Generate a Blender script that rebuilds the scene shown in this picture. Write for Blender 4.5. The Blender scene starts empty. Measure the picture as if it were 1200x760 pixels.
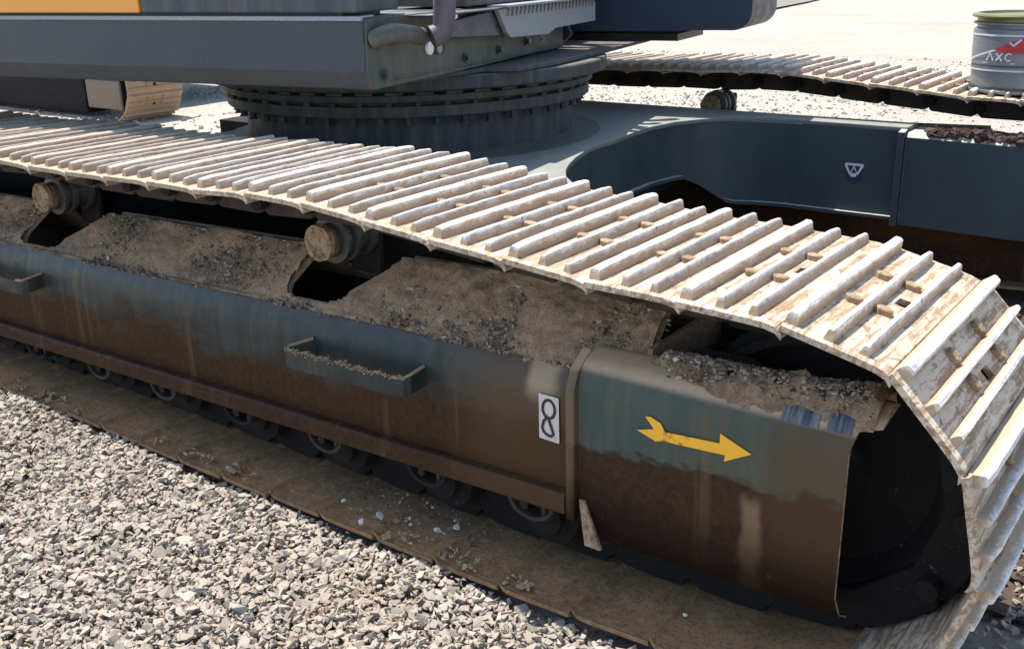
import bpy, bmesh, math, random
import numpy as np
from mathutils import Vector, Matrix, noise

random.seed(7)
rng = np.random.default_rng(7)
SC = bpy.context.scene
COL = SC.collection

# ------------------------------------------------------------------ camera
cam_d = bpy.data.cameras.new('camera')
cam = bpy.data.objects.new('camera', cam_d)
COL.objects.link(cam)
YAW, PIT, ROLL = 0.640243, 0.338357, -0.022997
fwd = Vector((-math.sin(YAW) * math.cos(PIT), math.cos(YAW) * math.cos(PIT), -math.sin(PIT)))
rt = Vector((math.cos(YAW), math.sin(YAW), 0))
up = rt.cross(fwd)
r2 = math.cos(ROLL) * rt + math.sin(ROLL) * up
u2 = -math.sin(ROLL) * rt + math.cos(ROLL) * up
cam.matrix_world = Matrix(((r2.x, u2.x, -fwd.x, 1.5438), (r2.y, u2.y, -fwd.y, -1.5564),
                           (r2.z, u2.z, -fwd.z, 1.3423), (0, 0, 0, 1)))
cam_d.sensor_width = 36
cam_d.lens = 36.25
cam_d.clip_end = 600
cam_d.clip_start = 0.05
SC.camera = cam

# ------------------------------------------------------------------ light
SUN = Vector((-0.35, 0.015, 0.93)).normalized()
world = bpy.data.worlds.new('World')
SC.world = world
world.use_nodes = True
wn = world.node_tree.nodes
sky = wn.new('ShaderNodeTexSky')
sky.sky_type = 'NISHITA'
sky.sun_disc = False
sky.sun_elevation = math.asin(SUN.z)
sky.sun_rotation = math.atan2(SUN.x, SUN.y)
wn['Background'].inputs['Strength'].default_value = 0.13
world.node_tree.links.new(sky.outputs[0], wn['Background'].inputs['Color'])
sun_d = bpy.data.lights.new('sun', 'SUN')
sun_d.energy = 3.9
sun_d.angle = math.radians(0.5)
sun_d.color = (1.0, 0.955, 0.88)
sun = bpy.data.objects.new('sun', sun_d)
COL.objects.link(sun)
sun.location = (-4, 0, 9)
sun.rotation_euler = SUN.to_track_quat('Z', 'Y').to_euler()
SC.view_settings.view_transform = 'Standard'
SC.view_settings.look = 'None'
SC.view_settings.gamma = 1
SC.view_settings.exposure = 1.1


# ------------------------------------------------------------------ materials
class NT:
    def __init__(s, name):
        s.m = bpy.data.materials.new(name)
        s.m.use_nodes = True
        s.t = s.m.node_tree
        s.b = s.t.nodes['Principled BSDF']

    def n(s, typ, **kw):
        x = s.t.nodes.new(typ)
        for k, v in kw.items():
            setattr(x, k, v)
        return x

    def l(s, a, b):
        s.t.links.new(a, b)

    def val(s, sock, v):
        if hasattr(v, 'default_value') or hasattr(v, 'is_linked'):
            s.l(v, sock)
        else:
            sock.default_value = v

    def coord(s, scale=(1, 1, 1), obj=True):
        c = s.n('ShaderNodeTexCoord')
        g = s.n('ShaderNodeNewGeometry')
        mp = s.n('ShaderNodeMapping')
        s.l(c.outputs['Object'] if obj else g.outputs['Position'], mp.inputs['Vector'])
        mp.inputs['Scale'].default_value = scale
        return mp.outputs[0]

    def noise(s, scale, detail=5, rough=.6, vec=None, dist=0):
        x = s.n('ShaderNodeTexNoise')
        x.inputs['Scale'].default_value = scale
        x.inputs['Detail'].default_value = detail
        x.inputs['Roughness'].default_value = rough
        x.inputs['Distortion'].default_value = dist
        if vec is not None:
            s.l(vec, x.inputs['Vector'])
        return x.outputs['Fac']

    def ramp(s, fac, stops):
        x = s.n('ShaderNodeValToRGB')
        e = x.color_ramp.elements
        while len(e) < len(stops):
            e.new(.5)
        for i, (p, c) in enumerate(stops):
            e[i].position = p
            e[i].color = (*c, 1) if isinstance(c, tuple) else (c, c, c, 1)
        s.l(fac, x.inputs[0])
        return x.outputs[0]

    def mix(s, fac, a, b, mode='MIX'):
        x = s.n('ShaderNodeMix', data_type='RGBA', blend_type=mode)
        for sock, v in ((x.inputs[0], fac), (x.inputs[6], a), (x.inputs[7], b)):
            if isinstance(v, tuple):
                v = (*v, 1)
            s.val(sock, v)
        return x.outputs[2]

    def math(s, op, a, b=0.0, clamp=False):
        x = s.n('ShaderNodeMath', operation=op, use_clamp=clamp)
        s.val(x.inputs[0], a)
        s.val(x.inputs[1], b)
        return x.outputs[0]

    def bump(s, h, strength=.3, dist=.01, prev=None):
        x = s.n('ShaderNodeBump')
        x.inputs['Strength'].default_value = strength
        x.inputs['Distance'].default_value = dist
        s.l(h, x.inputs['Height'])
        if prev is not None:
            s.l(prev, x.inputs['Normal'])
        return x.outputs[0]

    def done(s, color, rough=.6, normal=None, metal=0.0, spec=None):
        s.val(s.b.inputs['Base Color'], (*color, 1) if isinstance(color, tuple) else color)
        s.val(s.b.inputs['Roughness'], rough)
        s.val(s.b.inputs['Metallic'], metal)
        if spec is not None:
            s.val(s.b.inputs['Specular IOR Level'], spec)
        if normal is not None:
            s.l(normal, s.b.inputs['Normal'])
        return s.m

    def zup(s):
        g = s.n('ShaderNodeNewGeometry')
        x = s.n('ShaderNodeSeparateXYZ')
        s.l(g.outputs['Normal'], x.inputs[0])
        return x.outputs[2]

    def pos(s):
        g = s.n('ShaderNodeNewGeometry')
        x = s.n('ShaderNodeSeparateXYZ')
        s.l(g.outputs['Position'], x.inputs[0])
        return x.outputs


def painted(name, base, base2, dustc=(.22, .19, .15), rough=.35, dust_amt=.75, streak=True, mud=None, nose=False):
    """machine paint with dust settled on the tops, streaks down the sides"""
    t = NT(name)
    w = t.coord(obj=False)
    ws = t.coord((9, 9, 1.2), obj=False)
    n1 = t.noise(2.2, 4, .55, w)
    c = t.mix(t.ramp(n1, [(.3, 0.), (.7, 1.)]), base, base2)
    n2 = t.noise(14, 6, .7, w)
    if streak:
        n3 = t.noise(3, 5, .65, ws)
        f = t.math('MULTIPLY', t.ramp(n3, [(.42, 0.), (.75, .45)]), t.ramp(n2, [(.3, .4), (.7, 1.)]))
        c = t.mix(f, c, dustc)
    r = t.ramp(n2, [(.3, rough), (.75, min(1, rough + .3))])
    # dust on what faces up
    zu = t.zup()
    d = t.math('MULTIPLY', t.ramp(zu, [(.35, 0.), (.85, 1.)]), t.ramp(n2, [(.25, .5), (.6, 1.)]))
    d = t.math('MULTIPLY', d, dust_amt)
    c = t.mix(d, c, dustc)
    # worn spots
    n4 = t.noise(60, 3, .6, w)
    c = t.mix(t.ramp(n4, [(.69, 0.), (.76, .3)]), c, (.30, .27, .23))
    if mud:
        lo, hi, mc, mc2 = mud
        P = t.pos()
        jit = t.math('MULTIPLY', t.math('SUBTRACT', t.noise(1.6, 4, .6, t.coord((1.5, 1, 3), obj=False)), .5), .34)
        z = t.math('SUBTRACT', P[2], t.math('MULTIPLY', P[0], .03))
        z = t.math('ADD', z, jit)
        m = t.n('ShaderNodeMapRange')
        t.l(z, m.inputs[0])
        m.inputs[1].default_value = lo
        m.inputs[2].default_value = hi
        m.inputs[3].default_value = 1
        m.inputs[4].default_value = 0
        mcol = t.mix(t.noise(5, 6, .7, t.coord((1, 1, .5), obj=False)), mc, mc2)
        mcol = t.mix(t.ramp(n4, [(.4, 0.), (.8, .5)]), mcol, (.11, .06, .03))
        brk = t.noise(5, 9, .75, t.coord((1, 1, .9), obj=False), .3)
        f = t.ramp(t.math('ADD', t.math('MULTIPLY', m.outputs[0], 1.0), t.math('MULTIPLY', t.math('SUBTRACT', brk, .5), 1.1)), [(.26, 0.), (.46, .65), (.66, .95)])
        f0 = f
        c = t.mix(f, c, mcol)
        r = t.mix(f, r, (.50, .50, .50))
        # drips of dried mud running from the top edge
        dr = t.noise(1.0, 4, .6, t.coord((11, 4, .6), obj=False))
        c = t.mix(t.ramp(dr, [(.60, 0.), (.66, .5)]), c, (.13, .085, .045))
        wob = t.math('MULTIPLY', t.math('SUBTRACT', t.noise(9, 3, .6, w), .5), .05)

        def band(sock, a0, a1, b1, b0, amt):
            z_ = t.math('ADD', sock, wob)
            return t.ramp(t.math('ADD', z_, 1.0), [((a0 + 1) / 3, 0.), ((a1 + 1) / 3, amt), ((b1 + 1) / 3, amt), ((b0 + 1) / 3, 0.)]) if False else \
                t.math('MULTIPLY', step(z_, a0, a1), t.math('MULTIPLY', step(z_, b0, b1), amt))

        def step(sock, e0, e1):
            m_ = t.n('ShaderNodeMapRange')
            m_.interpolation_type = 'SMOOTHSTEP'
            t.l(sock, m_.inputs[0])
            m_.inputs[1].default_value, m_.inputs[2].default_value = e0, e1
            m_.inputs[3].default_value, m_.inputs[4].default_value = 0, 1
            return m_.outputs[0]
        if nose:
            # worn tan right-hand part, dried runs and a clay-coloured shoulder with sunlight painted in
            c = t.mix(band(P[0], .87, .93, 1.3, 1.4, .72), c, (.085, .050, .028))
            c = t.mix(t.math('MULTIPLY', band(P[0], .845, .865, .885, .905, .75), band(P[2], .14, .19, .36, .40, 1.0)), c, (.26, .17, .095))
            c = t.mix(t.math('MULTIPLY', band(P[0], .44, .455, .475, .495, .8), band(P[2], .1, .2, .9, 1.0, 1.0)), c, (.16, .10, .055))
            c = t.mix(t.math('MULTIPLY', step(P[2], .545, .562), t.ramp(n2, [(.2, .6), (.5, .95)])), c, (.48, .345, .225))
            low_shade = t.math('MULTIPLY', step(t.math('ADD', P[2], wob), .36, .20), .88)  # shade low on the guard, painted in as near-black
            c = t.mix(low_shade, c, (.011, .006, .005))
        else:
            c = t.mix(t.math('MULTIPLY', band(P[0], .05, .30, .60, .7, .80), step(t.math('ADD', P[2], wob), .16, .24)), c, (.090, .050, .024))
            c = t.mix(t.math('MULTIPLY', band(P[0], .33, .36, .40, .44, .7), step(t.math('ADD', P[2], wob), .44, .50)), c, (.42, .31, .19))
    # scratches and chips with hard edges
    sc2 = t.noise(3.0, 3, .6, w)
    ch = t.noise(75, 5, .8, w)
    chm = t.math('MULTIPLY', t.ramp(ch, [(.635, 0.), (.65, 1.)]), t.ramp(sc2, [(.40, 0.), (.5, .75)]))
    c = t.mix(chm, c, (.10, .050, .028))
    nb = t.bump(ch, .12, .003, t.bump(n2, .25, .004, t.bump(n4, .15, .002)))
    sp = .42
    if mud:
        sp = t.math('SUBTRACT', .40, t.math('MULTIPLY', f0, .34))
    return t.done(c, r, nb, spec=sp)


M = {}
M['upper'] = painted('dark_blue_paint', (.024, .038, .056), (.036, .050, .066), rough=.18, streak=False)
M['upper_green'] = painted('dusty_dark_paint', (.040, .052, .058), (.075, .078, .060), rough=.42, dust_amt=.5)
M['panel_dark'] = painted('panel_paint', (.035, .045, .065), (.03, .05, .07), rough=.3)
M['cab'] = painted('cab_paint', (.022, .030, .056), (.024, .032, .054), rough=.35, streak=False, dust_amt=.4)
M['slew'] = painted('slew_ring_paint', (.020, .027, .036), (.030, .038, .044), rough=.5, dust_amt=.6)
M['carbody'] = painted('carbody_paint', (.044, .058, .062), (.028, .036, .046), dustc=(.46, .47, .40), rough=.42, dust_amt=.95, streak=False)
M['frame'] = painted('track_frame_paint', (.010, .023, .029), (.019, .031, .027), rough=.34, dust_amt=.55,
                     dustc=(.13, .10, .07), mud=(.28, .47, (.066, .032, .017), (.022, .013, .009)))
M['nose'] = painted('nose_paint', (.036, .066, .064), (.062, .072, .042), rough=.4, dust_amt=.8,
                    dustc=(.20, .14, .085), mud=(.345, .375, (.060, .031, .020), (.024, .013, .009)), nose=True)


M['lit_dusty_top'] = painted('lit_dusty_paint', (.11, .125, .115), (.18, .185, .165), dustc=(.28, .28, .245), rough=.5, dust_amt=.8, streak=False)  # dusty, and paler still to paint light onto the carbody top


def dirt_mat(name, a, b, c3, sc=1.0, bump=.6):
    t = NT(name)
    w = t.coord(obj=False)
    n1 = t.noise(5 * sc, 5, .65, w)
    n2 = t.noise(55 * sc, 6, .75, w)
    n3 = t.noise(190 * sc, 3, .6, w)
    c = t.mix(t.ramp(n1, [(.35, 0.), (.65, 1.)]), a, b)
    c = t.mix(t.ramp(n2, [(.45, 0.), (.68, .8)]), c, c3)
    c = t.mix(t.ramp(n3, [(.52, 0.), (.62, .5)]), c, (.09, .066, .05))
    nb = t.bump(n2, bump, .008, t.bump(n3, bump, .003))
    return t.done(c, .95, nb, spec=.1)


M['dirt'] = dirt_mat('packed_dirt', (.37, .25, .155), (.21, .142, .092), (.44, .33, .225))
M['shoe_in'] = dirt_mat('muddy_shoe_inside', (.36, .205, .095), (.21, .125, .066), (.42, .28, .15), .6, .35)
M['clod'] = dirt_mat('dark_clod', (.05, .032, .026), (.08, .055, .045), (.12, .09, .075))


def shoe_mat(name, plate=True):
    t = NT(name)
    w = t.coord(obj=False)
    oi = t.n('ShaderNodeObjectInfo')
    n1 = t.noise(7, 6, .7, w)
    ny = t.noise(5, 5, .7, t.coord((14, 1.5, 14), obj=False))
    n2 = t.noise(70, 5, .7, w)
    n3 = t.noise(210, 3, .6, w)
    fl = t.noise(28, 6, .75, t.coord((1, .6, 1), obj=False), 1.2)
    if plate:
        c = t.mix(t.ramp(n1, [(.35, 0.), (.65, 1.)]), (.55, .44, .31), (.66, .57, .45))
        c = t.mix(t.ramp(ny, [(.47, 0.), (.56, .9)]), c, (.29, .185, .105))
        c = t.mix(t.ramp(fl, [(.55, 0.), (.60, .8)]), c, (.175, .120, .075))
        c = t.mix(t.ramp(fl, [(.36, .75), (.42, 0.)]), c, (.66, .60, .50))
        c = t.mix(t.ramp(n3, [(.62, 0.), (.68, .7)]), c, (.12, .085, .06))
    else:
        c = t.mix(t.ramp(n1, [(.35, 0.), (.65, 1.)]), (.88, .86, .82), (.78, .72, .63))
        c = t.mix(t.ramp(ny, [(.50, 0.), (.62, .7)]), c, (.42, .43, .46))
        oc = t.n('ShaderNodeTexCoord')
        os_ = t.n('ShaderNodeSeparateXYZ')
        t.l(oc.outputs['Object'], os_.inputs[0])
        mr = t.n('ShaderNodeMapRange')
        t.l(t.math('ADD', os_.outputs[2], t.math('MULTIPLY', t.math('SUBTRACT', fl, .5), .05)), mr.inputs[0])
        mr.inputs[1].default_value, mr.inputs[2].default_value = .037, .026
        mr.inputs[3].default_value, mr.inputs[4].default_value = 0, .92
        c = t.mix(mr.outputs[0], c, (.40, .28, .17))
        c = t.mix(t.ramp(fl, [(.60, 0.), (.65, .8)]), c, (.22, .15, .09))
    c = t.mix(t.math('MULTIPLY', oi.outputs['Random'], .30), c, (.30, .22, .15))
    # browner towards the rear of the run
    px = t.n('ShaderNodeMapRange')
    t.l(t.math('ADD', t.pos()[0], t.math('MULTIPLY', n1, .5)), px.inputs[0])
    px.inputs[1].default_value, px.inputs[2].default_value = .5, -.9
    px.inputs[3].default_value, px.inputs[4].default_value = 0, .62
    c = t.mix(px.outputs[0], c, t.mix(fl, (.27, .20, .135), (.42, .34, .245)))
    nb = t.bump(n2, .55, .004, t.bump(n3, .4, .0015))
    return t.done(c, .8, nb, spec=.3)


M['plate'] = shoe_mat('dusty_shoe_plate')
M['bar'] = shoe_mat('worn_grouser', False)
M['bolt'] = dirt_mat('shadow_brown_bolt', (.36, .26, .16), (.22, .15, .09), (.45, .36, .25), 1.0, .4)  # brown stands in for the shadowed edges of the bolts
t = NT('rusty_steel')
w = t.coord(obj=False)
n1 = t.noise(22, 6, .7, w)
n2 = t.noise(90, 4, .7, w)
c = t.mix(t.ramp(n1, [(.35, 0.), (.65, 1.)]), (.018, .011, .008), (.042, .026, .017))
c = t.mix(t.ramp(n2, [(.60, 0.), (.72, .5)]), c, (.12, .08, .05))
M['link'] = t.done(c, .75, t.bump(n2, .5, .003))
t = NT('dried_tan_grease')
w = t.coord(obj=False)
n1 = t.noise(50, 6, .7, w)
c = t.mix(t.ramp(n1, [(.35, 0.), (.62, 1.)]), (.13, .075, .04), (.42, .29, .17))
M['cap'] = t.done(c, .9, t.bump(n1, .9, .006))
t = NT('dark_roller_steel')
w = t.coord(obj=False)
n1 = t.noise(30, 5, .7, w)
c = t.mix(n1, (.05, .048, .045), (.15, .14, .125))
M['roller'] = t.done(c, .5, t.bump(n1, .3, .003), metal=.3)
t = NT('black_rubber_grease')
M['dark'] = t.done((.012, .012, .013), .5)
t = NT('white_plastic')
M['white'] = t.done((.75, .74, .72), .5)
t = NT('grey_steel_tread')
w = t.coord(obj=False)
n1 = t.noise(80, 5, .7, w)
M['tread'] = t.done(t.mix(n1, (.17, .18, .20), (.38, .38, .40)), .5, t.bump(n1, .3, .002))
t = NT('hose_rubber')
w = t.coord((1, 1, 1), obj=False)
n1 = t.noise(25, 4, .6, w)
M['hose'] = t.done(t.mix(n1, (.055, .045, .06), (.12, .10, .125)), .55)
t = NT('orange_paint')
w = t.coord((.6, .6, 30), obj=False)
n1 = t.noise(3, 4, .6, w)
M['orange'] = t.done(t.mix(n1, (.80, .33, .05), (.84, .38, .09)), .45)
t = NT('arrow_yellow_film')
w = t.coord(obj=False)
n1 = t.noise(40, 5, .7, w)
M['arrow'] = t.done(t.mix(t.ramp(n1, [(.57, 0.), (.65, .85)]), (.93, .47, .03), (.22, .12, .04)), .5)
t = NT('sticker_white')
w = t.coord(obj=False)
n1 = t.noise(90, 4, .7, w)
M['sticker'] = t.done(t.mix(t.ramp(n1, [(.55, 0.), (.72, .7)]), (.62, .56, .52), (.25, .18, .13)), .6)
t = NT('sticker_black')
M['sticker_black'] = t.done((.03, .018, .03), .6)
t = NT('sticker_blue')
M['sticker_blue'] = t.done((.022, .022, .085), .5)
t = NT('light_tan_clay')
w = t.coord(obj=False)
n1 = t.noise(60, 6, .7, w)
M['clay'] = t.done(t.mix(n1, (.22, .15, .08), (.50, .38, .24)), .95, t.bump(n1, .8, .006))
t = NT('scraped_blue_paint')
w = t.coord((40, 3, 3), obj=False)
n1 = t.noise(2, 5, .7, w)
M['blue'] = t.done(t.mix(t.ramp(n1, [(.4, 0.), (.6, 1.)]), (.03, .045, .075), (.20, .19, .18)), .45)

# pebbles
t = NT('gravel_stone')
g = t.n('ShaderNodeNewGeometry')
w = t.coord(obj=False)
rp = g.outputs['Random Per Island']
c = t.ramp(rp, [(0., (.32, .26, .21)), (.22, (.38, .32, .26)), (.45, (.30, .275, .235)), (.62, (.41, .355, .29)),
                (.8, (.32, .30, .25)), (.93, (.46, .41, .345)), (1., (.23, .20, .17))])
n1 = t.noise(120, 5, .7, w)
c = t.mix(t.ramp(n1, [(.4, 0.), (.7, .45)]), c, (.23, .18, .135))
big = t.noise(1.7, 4, .6, w)
c = t.mix(t.ramp(big, [(.55, 0.), (.72, .4)]), c, (.26, .18, .10))
M['gravel'] = t.done(c, .9, t.bump(n1, .4, .003), spec=.2)
t = NT('grit')
g = t.n('ShaderNodeNewGeometry')
c = t.ramp(g.outputs['Random Per Island'], [(0., (.07, .05, .04)), (.35, (.20, .15, .11)), (.7, (.34, .26, .19)),
                                            (.92, (.38, .33, .27)), (1., (.55, .50, .43))])
M['grit'] = t.done(c, .95, spec=.15)
t = NT('pale_stone')
w = t.coord(obj=False)
n1 = t.noise(80, 5, .7, w)
M['stone'] = t.done(t.mix(n1, (.50, .45, .38), (.72, .68, .62)), .9, t.bump(n1, .5, .003))


def ground_mat():
    t = NT('dusty_ground')
    w = t.coord(obj=False)
    n1 = t.noise(.35, 5, .6, w)
    n2 = t.noise(9, 6, .7, w)
    n3 = t.noise(45, 5, .75, w)
    v = t.n('ShaderNodeTexVoronoi')
    v.inputs['Scale'].default_value = 38
    t.l(w, v.inputs['Vector'])
    c = t.mix(t.ramp(n1, [(.35, 0.), (.65, 1.)]), (.38, .345, .29), (.47, .43, .365))
    c = t.mix(t.ramp(n3, [(.50, 0.), (.62, .7)]), c, (.20, .165, .13))
    c = t.mix(t.ramp(n2, [(.54, 0.), (.64, .5)]), c, (.36, .29, .21))
    h = t.math('ADD', n3, t.math('MULTIPLY', v.outputs['Distance'], -1.0))
    return t.done(c, .95, t.bump(h, .8, .02), spec=.1)


M['ground'] = ground_mat()
t = NT('pale_far_stone')
g = t.n('ShaderNodeNewGeometry')
M['far_stone'] = t.done(t.ramp(g.outputs['Random Per Island'], [(0., (.30, .26, .21)), (.5, (.46, .42, .35)), (.85, (.58, .53, .46)), (1., (.22, .18, .14))]), .95, spec=.1)
M['grease_shade'] = dirt_mat('grease_shade_dirt', (.012, .008, .006), (.020, .013, .009), (.034, .022, .015), 1.0, .3)  # oily black that also paints shade
M['bed'] = dirt_mat('gravel_bed_dirt', (.20, .155, .115), (.25, .195, .145), (.31, .25, .19), .6)
M['soil'] = dirt_mat('shade_dark_soil', (.060, .040, .030), (.085, .060, .045), (.12, .09, .07), .6)  # soil darkened to stand in for shade under the machine
M['grease_shade'] = painted('grease_shade_steel', (.007, .005, .005), (.011, .008, .007), dustc=(.03, .02, .015), rough=.85, dust_amt=.15, streak=False)  # oily steel, blackened further to paint shade inside the track
t = NT('road')
w = t.coord(obj=False)
n1 = t.noise(1.5, 6, .7, w)
M['road'] = t.done(t.mix(n1, (.12, .115, .10), (.25, .215, .175)), .95)


# ------------------------------------------------------------------ mesh helpers
def mesh(name, V, Fc, mat, smooth=False):
    me = bpy.data.meshes.new(name)
    me.from_pydata([tuple(v) for v in V], [], Fc)
    me.validate()
    me.materials.append(mat)
    if smooth:
        me.polygons.foreach_set('use_smooth', [True] * len(me.polygons))
    me.update()
    return me


def link(name, me, parent=None, mw=None):
    o = bpy.data.objects.new(name, me)
    COL.objects.link(o)
    if parent is not None:
        o.parent = parent
    if mw is not None:
        o.matrix_basis = mw
    return o


def tag(o, label=None, cat=None, group=None, kind=None):
    for k, v in (('label', label), ('category', cat), ('group', group), ('kind', kind)):
        if v:
            o[k] = v
    return o


class MB:
    def __init__(s):
        s.V = []
        s.F = []

    def add(s, V, Fc):
        k = len(s.V)
        s.V += [Vector(v) for v in V]
        s.F += [tuple(i + k for i in f) for f in Fc]
        return s

    def box(s, x0, x1, y0, y1, z0, z1):
        V = [(x, y, z) for z in (z0, z1) for y in (y0, y1) for x in (x0, x1)]
        return s.add(V, [(0, 2, 3, 1), (4, 5, 7, 6), (0, 1, 5, 4), (2, 6, 7, 3), (0, 4, 6, 2), (1, 3, 7, 5)])

    def prism(s, poly, axis, a0, a1, skew=None):
        """poly = list of 2D points in the two other axes; extruded along axis"""
        n = len(poly)
        V = []
        for a in (a0, a1):
            for p, q in poly:
                V.append({'x': (a, p, q), 'y': (p, a, q), 'z': (p, q, a)}[axis])
        Fc = [tuple(range(n)), tuple(range(2 * n - 1, n - 1, -1))]
        Fc += [(i, n + i, n + (i + 1) % n, (i + 1) % n) for i in range(n)]
        return s.add(V, Fc)

    def tube(s, p0, p1, r0, r1=None, n=20, cap=True):
        r1 = r0 if r1 is None else r1
        p0, p1 = Vector(p0), Vector(p1)
        d = (p1 - p0).normalized()
        a = d.orthogonal().normalized()
        b = d.cross(a)
        V = []
        for p, r in ((p0, r0), (p1, r1)):
            for i in range(n):
                th = 2 * math.pi * i / n
                V.append(p + r * (math.cos(th) * a + math.sin(th) * b))
        Fc = [(i, (i + 1) % n, n + (i + 1) % n, n + i) for i in range(n)]
        if cap:
            Fc += [tuple(range(n - 1, -1, -1)), tuple(range(n, 2 * n))]
        return s.add(V, Fc)

    def lathe(s, prof, c, axis=Vector((0, 0, 1)), n=48):
        """prof = [(r, h)] closed at ends when r = 0"""
        c = Vector(c)
        axis = Vector(axis)
        a = axis.orthogonal().normalized()
        b = axis.cross(a)
        V = []
        for r, h in prof:
            for i in range(n):
                th = 2 * math.pi * i / n
                V.append(c + axis * h + max(r, 1e-4) * (math.cos(th) * a + math.sin(th) * b))
        Fc = []
        for j in range(len(prof) - 1):
            for i in range(n):
                Fc.append((j * n + i, j * n + (i + 1) % n, (j + 1) * n + (i + 1) % n, (j + 1) * n + i))
        return s.add(V, Fc)

    def path(s, pts, r, n=12):
        pts = [Vector(p) for p in pts]
        k = len(s.V)
        V = []
        prev = None
        for i, p in enumerate(pts):
            d = (pts[min(i + 1, len(pts) - 1)] - pts[max(i - 1, 0)]).normalized()
            if prev is None:
                a = d.orthogonal().normalized()
            else:
                a = (prev - d * prev.dot(d)).normalized()
            prev = a
            b = d.cross(a)
            for j in range(n):
                th = 2 * math.pi * j / n
                V.append(p + r * (math.cos(th) * a + math.sin(th) * b))
        Fc = []
        for i in range(len(pts) - 1):
            for j in range(n):
                Fc.append((i * n + j, i * n + (j + 1) % n, (i + 1) * n + (j + 1) % n, (i + 1) * n + j))
        Fc += [tuple(range(n - 1, -1, -1)), tuple(range((len(pts) - 1) * n, len(pts) * n))]
        return s.add(V, Fc)

    def shear(s, k, x0=0):
        for v in s.V:
            v.z += k * (v.x - x0)
        return s

    def data(s, name, mat, bevel=0, smooth=None, seg=2):
        bm = bmesh.new()
        vs = [bm.verts.new(v) for v in s.V]
        for f in s.F:
            try:
                bm.faces.new([vs[i] for i in f])
            except ValueError:
                pass
        bmesh.ops.remove_doubles(bm, verts=bm.verts, dist=1e-5)
        bmesh.ops.recalc_face_normals(bm, faces=bm.faces)
        if bevel:
            es = [e for e in bm.edges if len(e.link_faces) == 2 and e.calc_face_angle(0) > .5]
            bmesh.ops.bevel(bm, geom=es, offset=bevel, segments=seg, profile=.6, affect='EDGES', clamp_overlap=True)
        if smooth:
            for f in bm.faces:
                f.smooth = True
            for e in bm.edges:
                if len(e.link_faces) == 2 and e.calc_face_angle(0) > smooth:
                    e.smooth = False
        me = bpy.data.meshes.new(name)
        bm.to_mesh(me)
        bm.free()
        me.materials.append(mat)
        return me

    def obj(s, name, mat, parent=None, **kw):
        return link(name, s.data(name, mat, **kw), parent)


# ------------------------------------------------------------------ the excavator root
EX = link('excavator', None)
tag(EX, 'dark blue grey crawler excavator with an orange panel and dusty steel tracks, filling the picture', 'excavator')
PITCH, W = 0.19, 0.60
ZK = [.803, .805, .810, .816, .816, .827, .825, .809, .793, .779, .762, .760, .752]   # top run, every pitch
XK0 = -1.344
IC, IR = (0.935, 0.408), 0.352      # idler centre and radius to the plate


def loop_points(sx):
    """closed line the shoe plates follow, clockwise seen from the near side, starting at the last top knot"""
    P = [(XK0 + PITCH * 12, ZK[12])]
    a = math.acos((P[0][0] - IC[0]) / IR) if abs(P[0][0] - IC[0]) < IR else 1.5
    for k in range(1, 40):
        th = a - k * (a + math.pi / 2) / 39
        P.append((IC[0] + IR * math.cos(th), IC[1] + IR * math.sin(th)))
    P += [(.74, .046), (.45, .034), (.2, .03), (-2.8, .03), (sx + .3, .038)]
    scx, scz, sr = sx, .405, .35
    for k in range(0, 40):
        th = -math.pi / 2 - k * (math.pi) / 39
        P.append((scx + sr * math.cos(th), scz + sr * math.sin(th)))
    P += [(sx + .4, .775), (-2.9, .79), (-2.3, .785), (-1.95, .80), (-1.7, .812), (-1.5, .806)]
    P += [(XK0 + PITCH * k, ZK[k]) for k in range(0, 13)]
    return np.array(P)


lo, hi = -3.7, -3.2
target = 54 * PITCH
for _ in range(40):
    mid = (lo + hi) / 2
    q = loop_points(mid)
    L = np.hypot(*np.diff(q, axis=0).T).sum()
    target = round(2 * 0 + target / PITCH) * PITCH
    if L > target:
        lo = mid
    else:
        hi = mid
SX = mid
LP = loop_points(SX)
if abs(L - target) > .02:      # target out of reach: take the nearest whole number of shoes
    pass
cum = np.concatenate([[0], np.cumsum(np.hypot(*np.diff(LP, axis=0).T))])
NSH = int(round(cum[-1] / PITCH))
pt = cum[-1] / NSH
JX = np.interp(np.arange(NSH) * pt, cum, LP[:, 0])
JZ = np.interp(np.arange(NSH) * pt, cum, LP[:, 1])
print('track loop', cum[-1], NSH, pt, SX)


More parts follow.
